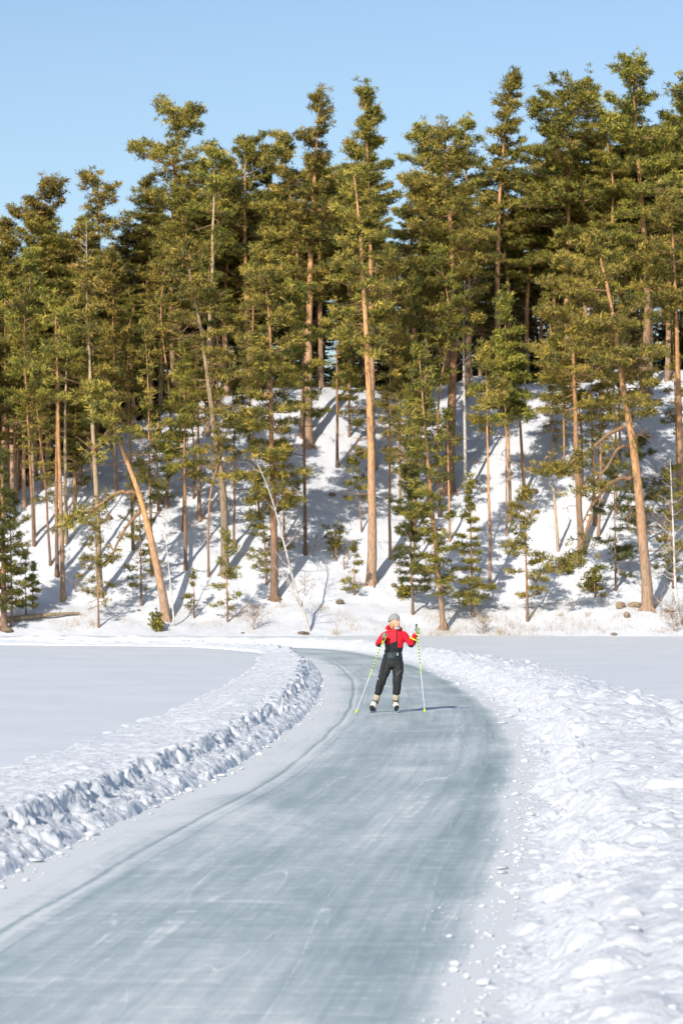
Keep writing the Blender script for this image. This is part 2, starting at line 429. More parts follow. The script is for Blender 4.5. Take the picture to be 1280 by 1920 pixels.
# ------------------------------------------------------------------ trees
def tube(path, rad, sides=8):
    P = np.asarray(path, float); n = len(P); rad = np.asarray(rad, float)
    T = np.gradient(P, axis=0); T /= np.linalg.norm(T, axis=1)[:, None]+1e-9
    ref = np.array([0, 0, 1.]) if abs(T[0, 2]) < .8 else np.array([1., 0, 0])
    A = np.cross(T, ref); A /= np.linalg.norm(A, axis=1)[:, None]+1e-9; B = np.cross(T, A)
    an = np.arange(sides)*2*np.pi/sides
    V = P[:, None]+rad[:, None, None]*(A[:, None]*np.cos(an)[None, :, None]+B[:, None]*np.sin(an)[None, :, None])
    i = np.arange(n-1)[:, None]*sides; j = np.arange(sides)[None, :]; j2 = (j+1) % sides
    Fc = np.stack([i+j, i+j2, i+sides+j2, i+sides+j], -1).reshape(-1, 4)
    return V.reshape(-1, 3), Fc
class Bag:
    def __init__(s): s.V = []; s.F = []; s.A = []; s.n = 0
    def add(s, V, Fc, a=0):
        s.V.append(V); s.F.append(Fc+s.n); s.A.append(np.full(len(V), a) if np.isscalar(a) else a); s.n += len(V)
    def mesh(s, name, m, attr, smooth=False):
        return mesh_np(name, np.vstack(s.V), np.vstack(s.F), m, smooth, {attr: np.concatenate(s.A)})

def blades(C, Dn, size, g, nb=14, wid=.17):
    """needle sprays: nb slim triangles round each centre C leaning to Dn"""
    n = len(C)
    d = Dn[:, None]*.5+g.normal(0, .62, (n, nb, 3)); d /= np.linalg.norm(d, axis=2)[..., None]+1e-9
    s = g.normal(0, 1, (n, nb, 3)); s -= d*(s*d).sum(2)[..., None]; s /= np.linalg.norm(s, axis=2)[..., None]+1e-9
    L = size[:, None, None]*g.uniform(.65, 1.15, (n, nb, 1)); w = L*wid
    o = C[:, None]+g.normal(0, .42, (n, nb, 3))*size[:, None, None]*np.array([1, 1, .6])
    V = np.stack([o-s*w, o+s*w, o+d*L], 2).reshape(-1, 3)
    Fc = np.arange(n*nb*3).reshape(-1, 3)
    var = np.repeat(g.uniform(0, .88, n)+(g.random(n) < .025)*.5, nb*3)
    return V, Fc, np.clip(var+np.repeat(g.normal(0, .08, n*nb), 3), 0, 1)

PROF = {
 'pine':   ([0, .12, .35, .6, .8, .93, 1], [.55, .85, 1.0, .90, .70, .47, .25]),
 'round':  ([0, .12, .35, .6, .85, 1], [.6, .85, 1, .96, .74, .42]),
 'narrow': ([0, .15, .4, .7, 1], [.7, .9, 1, .75, .28]),
 'cone':   ([0, .1, .5, .8, 1], [.85, 1, .68, .35, .08]),
 'sparse': ([0, .2, .5, .8, 1], [.8, 1, .9, .7, .4])}

def tree_parts(path, r0, low, Rc, kind='pine', dens=1.0, seed=0, leaf=None, bark=None, dead=6, limbs=(), size=.215, nb=21, tip=True, side=0):
    """path: trunk polyline in local metres, base first. Returns meshes trunk, branches, crown"""
    g = np.random.default_rng(seed*101+5)
    P = catmull(path, 6) if len(path) > 1 else np.array(path)
    L = np.r_[0, np.cumsum(np.linalg.norm(np.diff(P, axis=0), axis=1))]; tot = L[-1]
    n = max(8, int(tot/.55)); l = np.linspace(0, tot, n)
    Q = np.stack([np.interp(l, L, P[:, k]) for k in range(3)], 1)
    hf = l/tot
    wig = .05*min(1, tot/10)
    Q[1:, 0] += wig*np.cumsum(g.normal(0, .28, n-1))*.6; Q[1:, 1] += wig*np.cumsum(g.normal(0, .28, n-1))*.6
    rad = r0*(1-.86*hf**1.15)*(1+.45*np.exp(-l/(.9*max(r0, .1)*2.2)))
    rad *= 1+g.normal(0, .03, n)
    Q[0, 2] -= .5*min(1, r0*4+.2)
    tk = Bag(); tk.add(*tube(Q, rad, 9), np.repeat(hf, 9))
    if r0 > .12:                                             # root flare
        for k in range(4):
            a = k*1.6+g.uniform(0, .8); dv = np.array([math.cos(a), math.sin(a), 0])
            tk.add(*tube([Q[0]+[0, 0, .75], Q[0]+dv*r0*1.35+[0, 0, .52], Q[0]+dv*r0*2.3+[0, 0, .35]], [r0*.5, r0*.36, r0*.1], 5), 0.)
    br = Bag(); C = []; Dn = []; S = []
    at = lambda f: np.array([np.interp(f, hf, Q[:, k]) for k in range(3)])
    cl = tot*(1-low)
    gap = .19 if Rc > 1.2 else .12
    nbr = int(max(10, cl/gap*min(1.6, .66+.12*Rc)*(.75+.25*dens)))
    up = np.array([0, 0, 1.])
    nwh = max(4, int(cl/(.50 if Rc > 1.2 else .32)))
    pr = PROF[kind]
    for k in range(nbr):
        u = (k+g.uniform(0, 1))/nbr
        if kind in ('cone', 'pine', 'narrow'):
            u = (np.floor(u*nwh)+.5+g.normal(0, .16))/nwh
        u = float(np.clip(u, 0, .995)); f = low+(1-low)*u
        a = g.uniform(0, 2*np.pi)
        ln = Rc*np.interp(u, *pr)*g.choice([g.uniform(.35, .75), g.uniform(.75, 1.1)], p=[.25, .75])
        if side: ln *= 1+.5*math.cos(a)*side
        if g.random() < .08: ln *= 1.25
        rise = np.interp(u, [0, .35, .8, 1], [-.22, .02, .38, .9])+g.normal(0, .12)
        if kind == 'cone': rise -= .12
        dv = np.array([math.cos(a), math.sin(a), rise]); dv /= np.linalg.norm(dv)
        p0 = at(f); m1 = p0+dv*ln*.45+up*g.normal(-.02, .03)*ln; p2 = p0+dv*ln*.8+up*ln*g.uniform(.0, .10); p3 = p0+dv*ln+up*ln*g.uniform(.05, .22)
        rb = max(.009, min(r0*.28, .012+.016*ln))
        br.add(*tube([p0, m1, p2, p3], [rb, rb*.7, rb*.45, rb*.2], 4), .8)
        lat = np.cross(dv, up); lat /= np.linalg.norm(lat)+1e-9
        nt_ = int((3.5 if Rc > 1.2 else 2.5)*dens)+max(2, int(ln*(15.5 if Rc > 1.2 else 14)*dens*(.5+.5*np.interp(u, [0, .3], [.6, 1]))))
        q = g.beta(1.9, 1.15, nt_)
        wdt = ln*.46*np.sin(np.clip(q*.9+.12, 0, 1)*np.pi*.78)
        sd = g.uniform(-1, 1, nt_)
        c = p0+dv*(q*ln)[:, None]+lat*(sd*wdt)[:, None]+up*(.10*ln*q**2+g.normal(.02, .028*min(ln, 1.6)+.02, nt_))[:, None]
        C.append(c)
        dd = dv*.35+lat*sd[:, None]*.4+up*.4
        Dn.append(dd+g.normal(0, .15, dd.shape)); S.append(g.uniform(.75, 1.25, nt_)*size)
        if ln > .8:
            for t_ in range(int(ln*1.7)):
                b0 = p0+dv*ln*g.uniform(.3, .9); j = g.integers(nt_)
                br.add(*tube([b0, (b0+c[j])/2+up*.03, c[j]], [rb*.45, rb*.35, rb*.15], 3)[:2], .8) if False else br.add(*tube([b0, (b0+c[j])/2, c[j]], [rb*.45, rb*.3, rb*.12], 4), .8)
    if tip:
        m = max(4, int(18*dens*min(1.2, Rc)))
        C.append(Q[-1]+g.normal(0, [.11*Rc, .11*Rc, .17*min(1.5, Rc)], (m, 3))); Dn.append(np.tile(up, (m, 1))+g.normal(0, .3, (m, 3))); S.append(np.full(m, size))
    for k in range(dead):                                    # bare dead branches below the crown
        f = g.uniform(max(.15, low-.38), low+.25); p0 = at(min(f, .95)); a = g.uniform(0, 2*np.pi); ln = g.uniform(.25, .8)*min(Rc, 2.2)
        dv = np.array([math.cos(a), math.sin(a), g.uniform(-.45, .25)])
        rb = .012+.012*ln
        p1 = p0+dv*ln*.5; p2 = p0+dv*ln+up*g.uniform(-.25, .2)*ln
        br.add(*tube([p0, p1, p2], [rb, rb*.7, rb*.25], 4), .35)
        for t_ in range(3):
            e = p1+(p2-p1)*g.random(); br.add(*tube([e, e+g.normal(0, .2, 3)*ln, e+g.normal(0, .35, 3)*ln], [rb*.45, rb*.3, rb*.15], 4), .35)
    for lp, lr, tufts, spread in limbs:                      # named big limbs: local points
        LP = catmull(lp, 5); nn = len(LP); LP[1:] += np.cumsum(g.normal(0, .035, (nn-1, 3)), axis=0)
        br.add(*tube(LP, np.linspace(lr, lr*.25, nn), 7), .6)
        for t_ in range(9):
            b0 = LP[g.integers(nn//3, nn)]; e = g.normal(0, .45, 3); br.add(*tube([b0, b0+e*.5+up*.05, b0+e], [lr*.3, lr*.2, lr*.08], 4), .5)
        if tufts:
            k = g.beta(3, 1.0, tufts)*(nn-1); i0 = k.astype(int)
            c = LP[i0]+g.normal(0, [spread, spread, spread*.35], (tufts, 3))
            C.append(c); Dn.append(g.normal(0, .3, (tufts, 3))+up*.6); S.append(np.full(tufts, size))
    C = np.vstack(C); Dn = np.vstack(Dn); S = np.concatenate(S)
    V, Fc, var = blades(C, Dn, S, g, nb, .125)
    return (tk.mesh('trunk', bark or M_bark, 'h', True), br.mesh('branches', M_branch, 'h'),
            mesh_np('crown', V, Fc, leaf or M_needle, False, {'var': var}))

def pixel_path(pts, D=None, lean=0.0):
    """trunk polyline in metres above the base that stands behind the first photo point"""
    if D is None: x0, D, z0 = hit(*pts[0])
    else:
        x0 = (pts[0][0]-PX0)*D/F; z0 = float(terrain(x0, D))
    s = F/D
    zt = lambda py: H-(py-PYH)/s
    out = [(0, 0, 0)]
    for k, (px, py) in enumerate(pts[1:]): out.append(((px-PX0)/s-x0, lean*(k+1), max(zt(py)-z0, .1*(k+1))))
    return (x0, D, z0), out, s

COUNT = [0]; G1_ = 'pines on the snowy slope'
def plant(name, label, cat, pts, dia, low, hw, kind='pine', dens=1., D=None, group=None, leaf=None, bark=None, dead=6, limbs=(), size=.215, nb=21, side=0, seed=None):
    COUNT[0] += 1
    base, path, s = pixel_path(pts, D)
    if hw/s > 1.1: path[-1] = (path[-1][0], path[-1][1], path[-1][2]-.6)
    hts = [p[2] for p in path]
    if group == G1_ and base[2] > 1.5: low -= 45
    lowf = float(np.clip((H-(low-PYH)/s-base[2])/hts[-1], .03, .95))
    lm = []
    for lp, lr, tf, sp in limbs:
        lm.append(([((px-PX0)/s-base[0], dy, H-(py-PYH)/s-base[2]) for px, py, dy in lp], lr/s, tf, sp))
    ms = tree_parts(path, dia/2/s, lowf, hw/s*1.14, kind, dens, seed or COUNT[0], leaf, bark, dead, lm, size, nb, side=side)
    root = bpy.data.objects.new(name, None); COL.objects.link(root); root.location = base
    tag(root, label, cat, group)
    for nm, me in zip(('trunk', 'branches', 'crown'), ms):
        o = link(nm, me, root)
        if nm != 'trunk': o['kind'] = 'stuff'
    return root

P = 'pine_tree'; G1 = 'pines on the snowy slope'; G2 = 'tall pines of the skyline'; G3 = 'young pines on the slope'; DK = M_dark; YG = M_young
# tall pines standing on the slope
plant(P, 'straight orange pine on the left slope, frontmost of the cluster of three trunks', 'pine tree', [(118, 1127), (112, 900), (107, 680), (104, 545)], 10, 790, 58, 'pine', .9, group=G1)
plant(P, 'darker pine trunk just left behind the straight orange pine on the left slope', 'pine tree', [(107, 1080), (106, 820), (101, 630)], 8, 800, 48, 'pine', .8, group=G1, bark=M_barkd)
plant(P, 'greyish pine trunk just right behind the straight orange pine on the left slope', 'pine tree', [(124, 1019), (122, 760), (130, 560)], 8, 740, 48, 'pine', .9, group=G1, bark=M_pale)
plant(P, 'slightly bowed golden pine between the orange trio and the strongly leaning pine', 'pine tree', [(188, 1120), (180, 900), (170, 700), (164, 590), (163, 470)], 12, 800, 52, 'sparse', .75, group=G1, dead=14, bark=M_pale)
plant(P, 'strongly leaning orange pine curving to the upper left above the shore', 'pine tree', [(312, 1163), (302, 1100), (283, 1010), (262, 929), (235, 855), (201, 770), (176, 710)], 17, 830, 62, 'sparse', .8, group=G1, dead=12,
      limbs=[([(252, 925, 0), (225, 922, -.2), (190, 940, -.4), (150, 962, -.5), (118, 985, -.6)], 4.5, 60, .35), ([(262, 960, 0), (235, 985, -.3), (208, 1030, -.5), (195, 1060, -.5)], 4, 14, .3), ([(212, 800, 0), (185, 840, -.3), (175, 870, -.4)], 5, 16, .4)])
plant(P, 'tall grey brown pine leaning left with a tangle of dead branches on its upper trunk', 'pine tree', [(421, 1080), (420, 1000), (416, 915), (397, 780), (383, 680), (371, 600), (357, 530), (347, 430)], 16, 760, 62, 'sparse', .75, group=G1, dead=46, bark=M_pale)
plant(P, 'pale bare straight trunk just right of the pine with tangled dead branches', 'pine tree', [(388, 815), (392, 640), (399, 480), (402, 262)], 12, 450, 46, 'pine', 1, group=G1, bark=M_pale)
plant(P, 'thin dark trunked pine on the slope left of the tangled leaning pine', 'pine tree', [(348, 1071), (346, 900), (345, 760), (344, 690)], 7, 940, 40, 'sparse', .7, group=G1, bark=M_barkd, leaf=YG)
plant(P, 'short mid slope pine close behind the tangled leaning pine', 'pine tree', [(374, 977), (371, 800), (370, 640)], 8, 820, 42, 'sparse', .8, group=G1)
plant(P, 'slim dark pine on the upper slope behind the strongly leaning pine', 'pine tree', [(250, 1033), (245, 850), (240, 650)], 6, 830, 42, 'pine', .7, group=G1, bark=M_barkd)
plant(P, 'slim pine with a brown trunk above the bowed golden pine', 'pine tree', [(217, 922), (214, 760), (212, 480)], 6, 700, 40, 'narrow', 1, group=G1)
plant(P, 'orange trunked pine at the left edge of the wood', 'pine tree', [(13, 930), (12, 760), (8, 520)], 10, 690, 62, 'pine', 1, group=G1)
plant(P, 'second orange trunk from the left edge of the wood', 'pine tree', [(30, 940), (26, 760), (30, 600)], 8, 720, 50, 'pine', .9, group=G1)
plant(P, 'pine with a thin pale straight stem between the left edge and the orange trio', 'pine tree', [(64, 1009), (60, 760), (57, 450)], 7, 830, 50, 'narrow', .8, group=G1, bark=M_pale)
plant(P, 'bright leafy pine with a brown trunk left of the bare leaning birch', 'pine tree', [(515, 1127), (512, 950), (506, 750), (503, 600), (490, 452)], 15, 1000, 78, 'pine', .95, group=G1, dead=10, bark=M_barkd, side=-.2)
plant(P, 'thin dark trunked pine mid slope, right of the bright leafy pine', 'pine tree', [(572, 1041), (570, 850), (568, 640), (566, 520)], 7, 830, 48, 'sparse', .8, group=G1, bark=M_barkd)
plant(P, 'short stemmed dark pine on the upper slope left of the tallest front pine', 'pine tree', [(632, 878), (631, 723), (630, 560)], 6, 760, 50, 'pine', .8, group=G1, bark=M_barkd)
plant(P, 'tall bare orange trunk standing alone in the middle of the slope behind the skater', 'pine tree', [(696, 1095), (695, 950), (693, 824), (687, 680), (676, 480), (668, 385), (660, 300)], 18, 700, 66, 'sparse', .75, group=G1, dead=26)
plant(P, 'thin straight pine just right of the tall bare orange trunk', 'pine tree', [(732, 1050), (731, 850), (733, 640), (735, 500)], 6, 800, 44, 'sparse', .7, group=G1)
plant(P, 'slender dark pine leaning left right behind the skater, with drooping sparse branches', 'pine tree', [(832, 1181), (820, 1039), (806, 896), (793, 734), (785, 650)], 11, 1120, 46, 'sparse', .55, group=G1, leaf=YG, dead=10, side=-.3)
plant(P, 'broad bright green pine with a thick brown trunk beside the white birch', 'pine tree', [(841, 925), (848, 716), (852, 560), (845, 400), (835, 225)], 20, 690, 84, 'pine', 1.25, group=G1, bark=M_barkd)
plant(P, 'small thin pine in front of the thick brown trunk beside the white birch', 'pine tree', [(843, 1018), (841, 900), (838, 780)], 5, 910, 34, 'sparse', .5, group=G1)
plant(P, 'big orange pine on the right, leaning left with long drooping limbs', 'pine tree', [(1215, 1144), (1204, 989), (1194, 886), (1184, 817), (1166, 714), (1150, 600), (1130, 500), (1118, 420)], 21, 790, 88, 'pine', .95, group=G1, dead=22, side=-.25,
      limbs=[([(1185, 897, 0), (1160, 900, -.4), (1130, 925, -.8), (1105, 965, -1), (1085, 1005, -1.2)], 4.5, 0, .3), ([(1105, 965, -1), (1085, 1010, -1.2), (1070, 1050, -1.4), (1035, 1070, -1.4)], 4, 75, .42),
             ([(1176, 838, 0), (1150, 845, -.5), (1110, 900, -.9), (1080, 935, -1)], 3.5, 36, .35), ([(1170, 800, 0), (1120, 830, -.5), (1060, 870, -.8), (1020, 880, -.9)], 4, 110, .38)])
plant(P, 'orange pine with low full crown, left of the big leaning pine with drooping limbs', 'pine tree', [(1089, 1039), (1080, 852), (1077, 749), (1070, 600), (1062, 460)], 13, 840, 84, 'pine', 1, group=G1)
plant(P, 'slim dark pine between the two big orange pines on the right', 'pine tree', [(1115, 986), (1110, 817), (1108, 640)], 7, 830, 46, 'sparse', .7, group=G1, bark=M_barkd)
plant(P, 'reddish dark slim trunk on the open slope, right of the dense young pines', 'pine tree', [(983, 934), (972, 742), (965, 600)], 7, 770, 48, 'pine', .9, group=G1, bark=M_barkd, leaf=DK)
plant(P, 'brown pine with dense dark green cone crown, left of the reddish slim trunk', 'pine tree', [(957, 976), (952, 766), (946, 545)], 7, 830, 58, 'cone', 1.5, group=G1, leaf=YG)
plant(P, 'thinnest of the three trunks under the dense dark cone crown', 'pine tree', [(950, 1007), (946, 780), (943, 640)], 4, 830, 46, 'sparse', .7, group=G1, leaf=YG)
plant(P, 'slim orange pine stem right of the white birch, turning brown at the foot', 'pine tree', [(919, 1106), (912, 817), (910, 660)], 7, 850, 42, 'sparse', .6, group=G1)
plant(P, 'orange pine at the right edge of the picture', 'pine tree', [(1277, 965), (1272, 760), (1266, 530), (1255, 350)], 14, 640, 76, 'pine', 1, group=G1)
plant(P, 'thick orange trunk standing on the crest at the upper right', 'pine tree', [(1209, 738), (1213, 560), (1200, 350), (1185, 95)], 16, 560, 80, 'pine', 1.15, group=G2)
plant(P, 'thin stem left of the orange pine with the low full crown', 'pine tree', [(1058, 890), (1056, 740), (1050, 620)], 5, 790, 50, 'pine', .8, group=G1)
plant(P, 'thin orange stem behind the big pine with drooping limbs', 'pine tree', [(1163, 872), (1160, 740), (1162, 560)], 5, 740, 60, 'pine', .9, group=G1)
# the skyline
plant(P, 'tallest pine in the middle of the skyline, narrow and dense', 'pine tree', [(697, 880), (697, 700), (694, 450), (690, 300), (685, 146)], 13, 640, 56, 'narrow', 1.5, group=G2)
plant(P, 'tall pine whose top stands just left of the tallest middle pine', 'pine tree', [(577, 838), (578, 640), (585, 400), (600, 160)], 17, 560, 58, 'narrow', 1, group=G2)
plant(P, 'pine with twin looking trunk on the crest, its rounded top left of the middle pines', 'pine tree', [(567, 820), (569, 620), (548, 400), (530, 240)], 11, 560, 62, 'round', 1, group=G2)
plant(P, 'wide domed pine top, highest of the left half of the skyline', 'pine tree', [(330, 800), (322, 600), (326, 400), (335, 194)], 13, 520, 92, 'round', 1.0, D=142, group=G2)
plant(P, 'full rounded pine between the wide domed pine and the middle pines', 'pine tree', [(470, 800), (465, 600), (462, 400), (462, 250)], 13, 620, 80, 'round', 1.15, D=140, group=G2)
plant(P, 'small topped pine at the left of the skyline, first full crown from the edge', 'pine tree', [(90, 900), (92, 700), (96, 500), (90, 320)], 11, 700, 78, 'pine', 1, D=138, group=G2)
plant(P, 'open topped pine second from the left on the skyline', 'pine tree', [(180, 860), (178, 600), (185, 450), (175, 308)], 11, 480, 52, 'round', .8, D=139, group=G2)
plant(P, 'pine top cut by the left edge of the picture below the skyline', 'pine tree', [(5, 900), (8, 700), (10, 400)], 11, 700, 60, 'pine', 1, D=138, group=G2)
plant(P, 'thin orange pine with a flat one sided top leaning right against the sky', 'pine tree', [(935, 740), (933, 540), (936, 400), (945, 260), (962, 146)], 12, 420, 38, 'sparse', 1.1, D=141, group=G2)
plant(P, 'broad full pine left of the highest right hand pine', 'pine tree', [(1065, 740), (1062, 560), (1064, 350), (1060, 152)], 13, 520, 92, 'round', 1.15, D=141, group=G2)
plant(P, 'tufted pine top squeezed between the two broadest right hand crowns', 'pine tree', [(1120, 740), (1115, 500), (1108, 300), (1102, 132)], 11, 520, 56, 'pine', 1, D=144, group=G2)
plant(P, 'pine cut by the upper right edge of the picture', 'pine tree', [(1290, 720), (1288, 500), (1285, 122)], 13, 520, 72, 'pine', 1, D=141, group=G2)
plant(P, 'bushy pine right of the gap in the middle of the skyline', 'pine tree', [(800, 745), (800, 500), (797, 228)], 12, 540, 58, 'round', 1, D=143, group=G2)
plant(P, 'narrow pointed pine top right of the bushy pine by the sky gap', 'pine tree', [(878, 730), (876, 500), (870, 210)], 12, 560, 55, 'narrow', 1, D=142, group=G2)
plant(P, 'lower green pine behind the pale bare trunk', 'pine tree', [(425, 770), (424, 600), (420, 285)], 11, 560, 52, 'pine', 1.1, D=143, group=G2)
# young trees on the slope
Y = 'young_pine'
def young(label, pts, dia, low, hw, kind='cone', dens=1., leaf=None, size=.145, **k):
    plant(Y, label, 'young pine', pts, dia, low, hw, kind, dens, leaf=leaf or YG, group=G3, size=size, dead=2, bark=M_barkd, **k)
young('dark bushy young pine at the left edge of the shore', [(7, 1183), (6, 1030), (4, 850)], 12, 1140, 44, dens=1.6, leaf=DK)
young('slim young pine beside the fallen log at the left edge', [(22, 1177), (20, 1060), (17, 930)], 5, 1130, 38, 'sparse')
young('knee high sapling just above the fallen log', [(49, 1157), (48, 1100), (47, 1040)], 3, 1140, 20)
young('smallest sapling right of the one above the fallen log', [(61, 1143), (62, 1060)], 3, 1130, 15)
young('sparse young pine in front of the bowed golden pine', [(185, 1177), (183, 1080), (180, 985)], 4, 1140, 42, 'sparse', .6)
young('thin young pine left of the foot of the strongly leaning pine', [(265, 1137), (262, 1000), (259, 870)], 4, 1110, 36, 'sparse', .7)
young('faint small sapling right of the strongly leaning pine', [(364, 1160), (363, 1078)], 3, 1140, 24, dens=.5)
young('young pine in front of the foot of the tangled leaning pine', [(427, 1167), (425, 1090), (421, 1005)], 4, 1140, 32, 'sparse', .7)
young('bushy young pine on the mid slope left of the bright leafy pine trunk', [(500, 1097), (496, 1020), (488, 900)], 4, 1070, 40, 'sparse', .9)
young('young pine with a brown stem behind the bare leaning birch', [(533, 1012), (531, 930), (528, 830)], 5, 960, 40, 'pine', .9)
young('pale feathery sapling between the birch and the tall bare orange trunk', [(664, 1117), (664, 1070), (664, 1024)], 3, 1110, 22, dens=.8)
young('little pine with a bare stem left of the tall bare orange trunk', [(678, 998), (674, 930), (672, 850)], 3, 940, 30, 'pine', 1)
young('dense dark young pine directly behind the skater', [(774, 1152), (770, 1020), (766, 880)], 5, 1110, 44, 'pine', 1.3, leaf=DK)
young('neat cone shaped dark young pine below the white birch', [(886, 1158), (882, 1030), (878, 905)], 5, 1130, 40, dens=1.2)
young('young pine with a full head and thin stem on the right lower slope', [(989, 1166), (986, 1040), (984, 925)], 5, 1120, 44, 'pine', 1)
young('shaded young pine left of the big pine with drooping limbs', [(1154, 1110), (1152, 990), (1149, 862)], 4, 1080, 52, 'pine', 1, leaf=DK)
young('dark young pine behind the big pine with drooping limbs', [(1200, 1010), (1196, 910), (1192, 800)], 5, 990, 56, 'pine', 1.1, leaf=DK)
young('small pine bush on the snow right of the shaded young pine', [(1115, 1122), (1113, 1070)], 3, 1115, 26, 'sparse', .7)
young('young pine at the right edge behind the crooked birch', [(1262, 1105), (1258, 1000), (1255, 880)], 4, 1085, 40, 'sparse', .8)
young('young pine on the upper slope left of the tangled leaning pine', [(297, 960), (294, 850), (290, 760)], 5, 930, 46, 'sparse', 1.1)
young('young pine near the crest left of the tall bare orange trunk', [(655, 820), (655, 740), (655, 660)], 5, 800, 42, 'pine', 1)
young('slender young pine on the upper left slope by the small boulder', [(143, 949), (143, 880), (142, 800)], 3, 920, 26, 'sparse', .8)

thin = []
for k in range(7):
    g = np.random.default_rng(700+k); ht = 9.5
    pth = [(0, 0, 0), (g.normal(0, .12), g.normal(0, .12), ht*.4), (g.normal(0, .3), g.normal(0, .2), ht*.75), (g.normal(0, .45), g.normal(0, .3), ht)]
    thin.append((ht, tree_parts(pth, .065, (.35, .45, .2, .3, .5, .15, .4)[k], (.95, .85, 1.0, .8, .95, .9, 1.1)[k], ('sparse', 'pine', 'sparse', 'cone', 'pine', 'sparse', 'pine')[k], .62, 800+k, (M_young, M_needle)[k % 2], (M_barkd, M_bark)[k % 2], 9, size=.18, nb=18)))
def thin_tree(px, py, k, h, label, group):
    x, D, z = hit(px, py); ht, ms = thin[k]
    root = bpy.data.objects.new(P, None); COL.objects.link(root); root.location = (x, D, z-.1); sc = h/ht
    root.scale = (sc**.6, sc**.6, sc); root.rotation_euler = (R(random.uniform(-3, 3)), R(random.uniform(-4, 4)), random.uniform(0, 6.28)); tag(root, label, 'pine tree', group)
    for nm, me in zip(('trunk', 'branches', 'crown'), ms):
        o = link(nm, me, root)
        if nm != 'trunk': o['kind'] = 'stuff'
gt = random.Random(3); done = []
LT = 'thin pole like pine with a sparse crown standing among the larger trees on the slope'
tries = 0
while len(done) < 22 and tries < 2000:
    tries += 1
    px, py = gt.uniform(10, 1275), gt.uniform(790, 1090)
    crest_y = np.interp(px, [c[0] for c in CREST], [c[1] for c in CREST])
    if py < crest_y+(90 if px > 420 else 30) or (590 < px < 690 and py > 890) or (1000 < px < 1080 and py > 880) or (690 < px < 760 and py > 1000): continue
    if px > 620 and gt.random() < .45: continue
    if 540 < px < 1010 and py < 900: continue
    if any(abs(px-a) < 20 and abs(py-b) < 60 for a, b in done): continue
    done.append((px, py)); thin_tree(px, py, gt.randrange(7), gt.uniform(6.5, 12.5), LT, 'thin pines on the slope')
# birches and shrubs without leaves
def birch(label, pts, dia, spread, nbr=26, D=None, low=.35, bark=None, seed=1, name='birch_tree', cat='birch', rise=.9, sub=5):
    g = np.random.default_rng(seed)
    base, path, s = pixel_path(pts, D)
    Pp = catmull(path, 8); n = len(Pp); hf = np.linspace(0, 1, n); r0 = dia/2/s; Pp[0, 2] -= .3
    root = bpy.data.objects.new(name, None); COL.objects.link(root); root.location = base; tag(root, label, cat)
    tk = Bag(); tk.add(*tube(Pp, r0*(1-.85*hf), 8), np.repeat(hf+.4, 8)); link('trunk', tk.mesh('trunk', bark or M_birch, 'h', True), root)
    br = Bag(); tw = Bag()
    for k in range(nbr):
        f = g.uniform(low, .97); p0 = np.array([np.interp(f, hf, Pp[:, i]) for i in range(3)]); a = g.uniform(0, 6.28)
        ln = spread/s*g.uniform(.5, 1.1)*(1.1-.6*f)
        dv = np.array([math.cos(a), math.sin(a), rise*g.uniform(.5, 1.3)])
        p1 = p0+dv*ln*.5; p2 = p0+dv*ln+np.array([0, 0, .25*ln]); rb = r0*.28*(1.1-f)+.006
        br.add(*tube([p0, p1, p2], [rb, rb*.6, rb*.3], 4), .9)
        for j in range(sub):
            q0 = p1+(p2-p1)*g.uniform(-.6, 1); e = dv*g.uniform(.2, .45)*ln+g.normal(0, .22, 3)*ln
            tw.add(*tube([q0, q0+e*.6, q0+e+np.array([0, 0, -.05*ln])], [.008, .006, .004], 3)[:2], .5)
    link('branches', br.mesh('branches', bark or M_birch, 'h'), root)['kind'] = 'stuff'
    link('twigs', tw.mesh('twigs', M_twig, 'h'), root)['kind'] = 'stuff'
    return root
birch('white bare birch with upswept branches in front of the pines on the crest', [(873, 930), (871, 800), (869, 680), (869, 600), (871, 525)], 7, 45, 30, low=.5, seed=3)
birch('bare pale birch leaning left over the slope, left of the skater', [(580, 1185), (568, 1145), (554, 1104), (533, 1021), (508, 931), (480, 862)], 7, 44, 26, low=.2, seed=4)
birch('crooked grey birch at the right edge of the shore', [(1275, 1175), (1266, 1100), (1262, 1000), (1256, 860)], 7, 40, 34, low=.12, seed=5, rise=.5)
birch('thin pale birch stem beside the strongly leaning pine', [(327, 1174), (316, 1060), (304, 949)], 4, 22, 14, low=.4, seed=6)
birch('tall thin birch showing pale between the pines on the left', [(165, 900), (163, 600), (162, 415)], 5, 26, 20, D=134, low=.6, seed=8)
birch('bare reddish bush on the crest left of the white birch', [(848, 745), (846, 640), (850, 570)], 4, 50, 40, D=138.6, low=.2, seed=9, bark=M_twig, name='bare_bush', cat='bush', sub=8)
birch('shaded tangle of bare stems near the right edge', [(1247, 1020), (1243, 940), (1240, 880)], 4, 42, 44, low=.05, seed=10, bark=M_twig, name='bare_bush', cat='bush', sub=8)
for lab, pp, sd in (('bare twiggy bush at the foot of the slope under the big leaning orange pine', [(1262, 1185), (1260, 1150)], 12), ('bare little bush on the shore right of the skater', [(905, 1188), (905, 1155)], 13), ('thin bare bush on the shore below the bright leafy pine', [(475, 1182), (475, 1140)], 14)):
    birch(lab, pp, 2, 26, 26, low=.05, seed=sd, bark=M_twig, name='bare_bush', cat='bush', sub=4)
gb = random.Random(11)
for k in range(16):
    px, py = gb.uniform(30, 1260), gb.uniform(900, 1160)
    o = birch('small leafless twiggy sapling growing out of the snow on the slope', [(px, py), (px+gb.uniform(-6, 6), py-gb.uniform(22, 60))], 1.6, 16, 12, low=.1, seed=50+k, bark=M_twig, name='bare_sapling', cat='sapling', sub=4)
    o['group'] = 'leafless saplings on the slope'
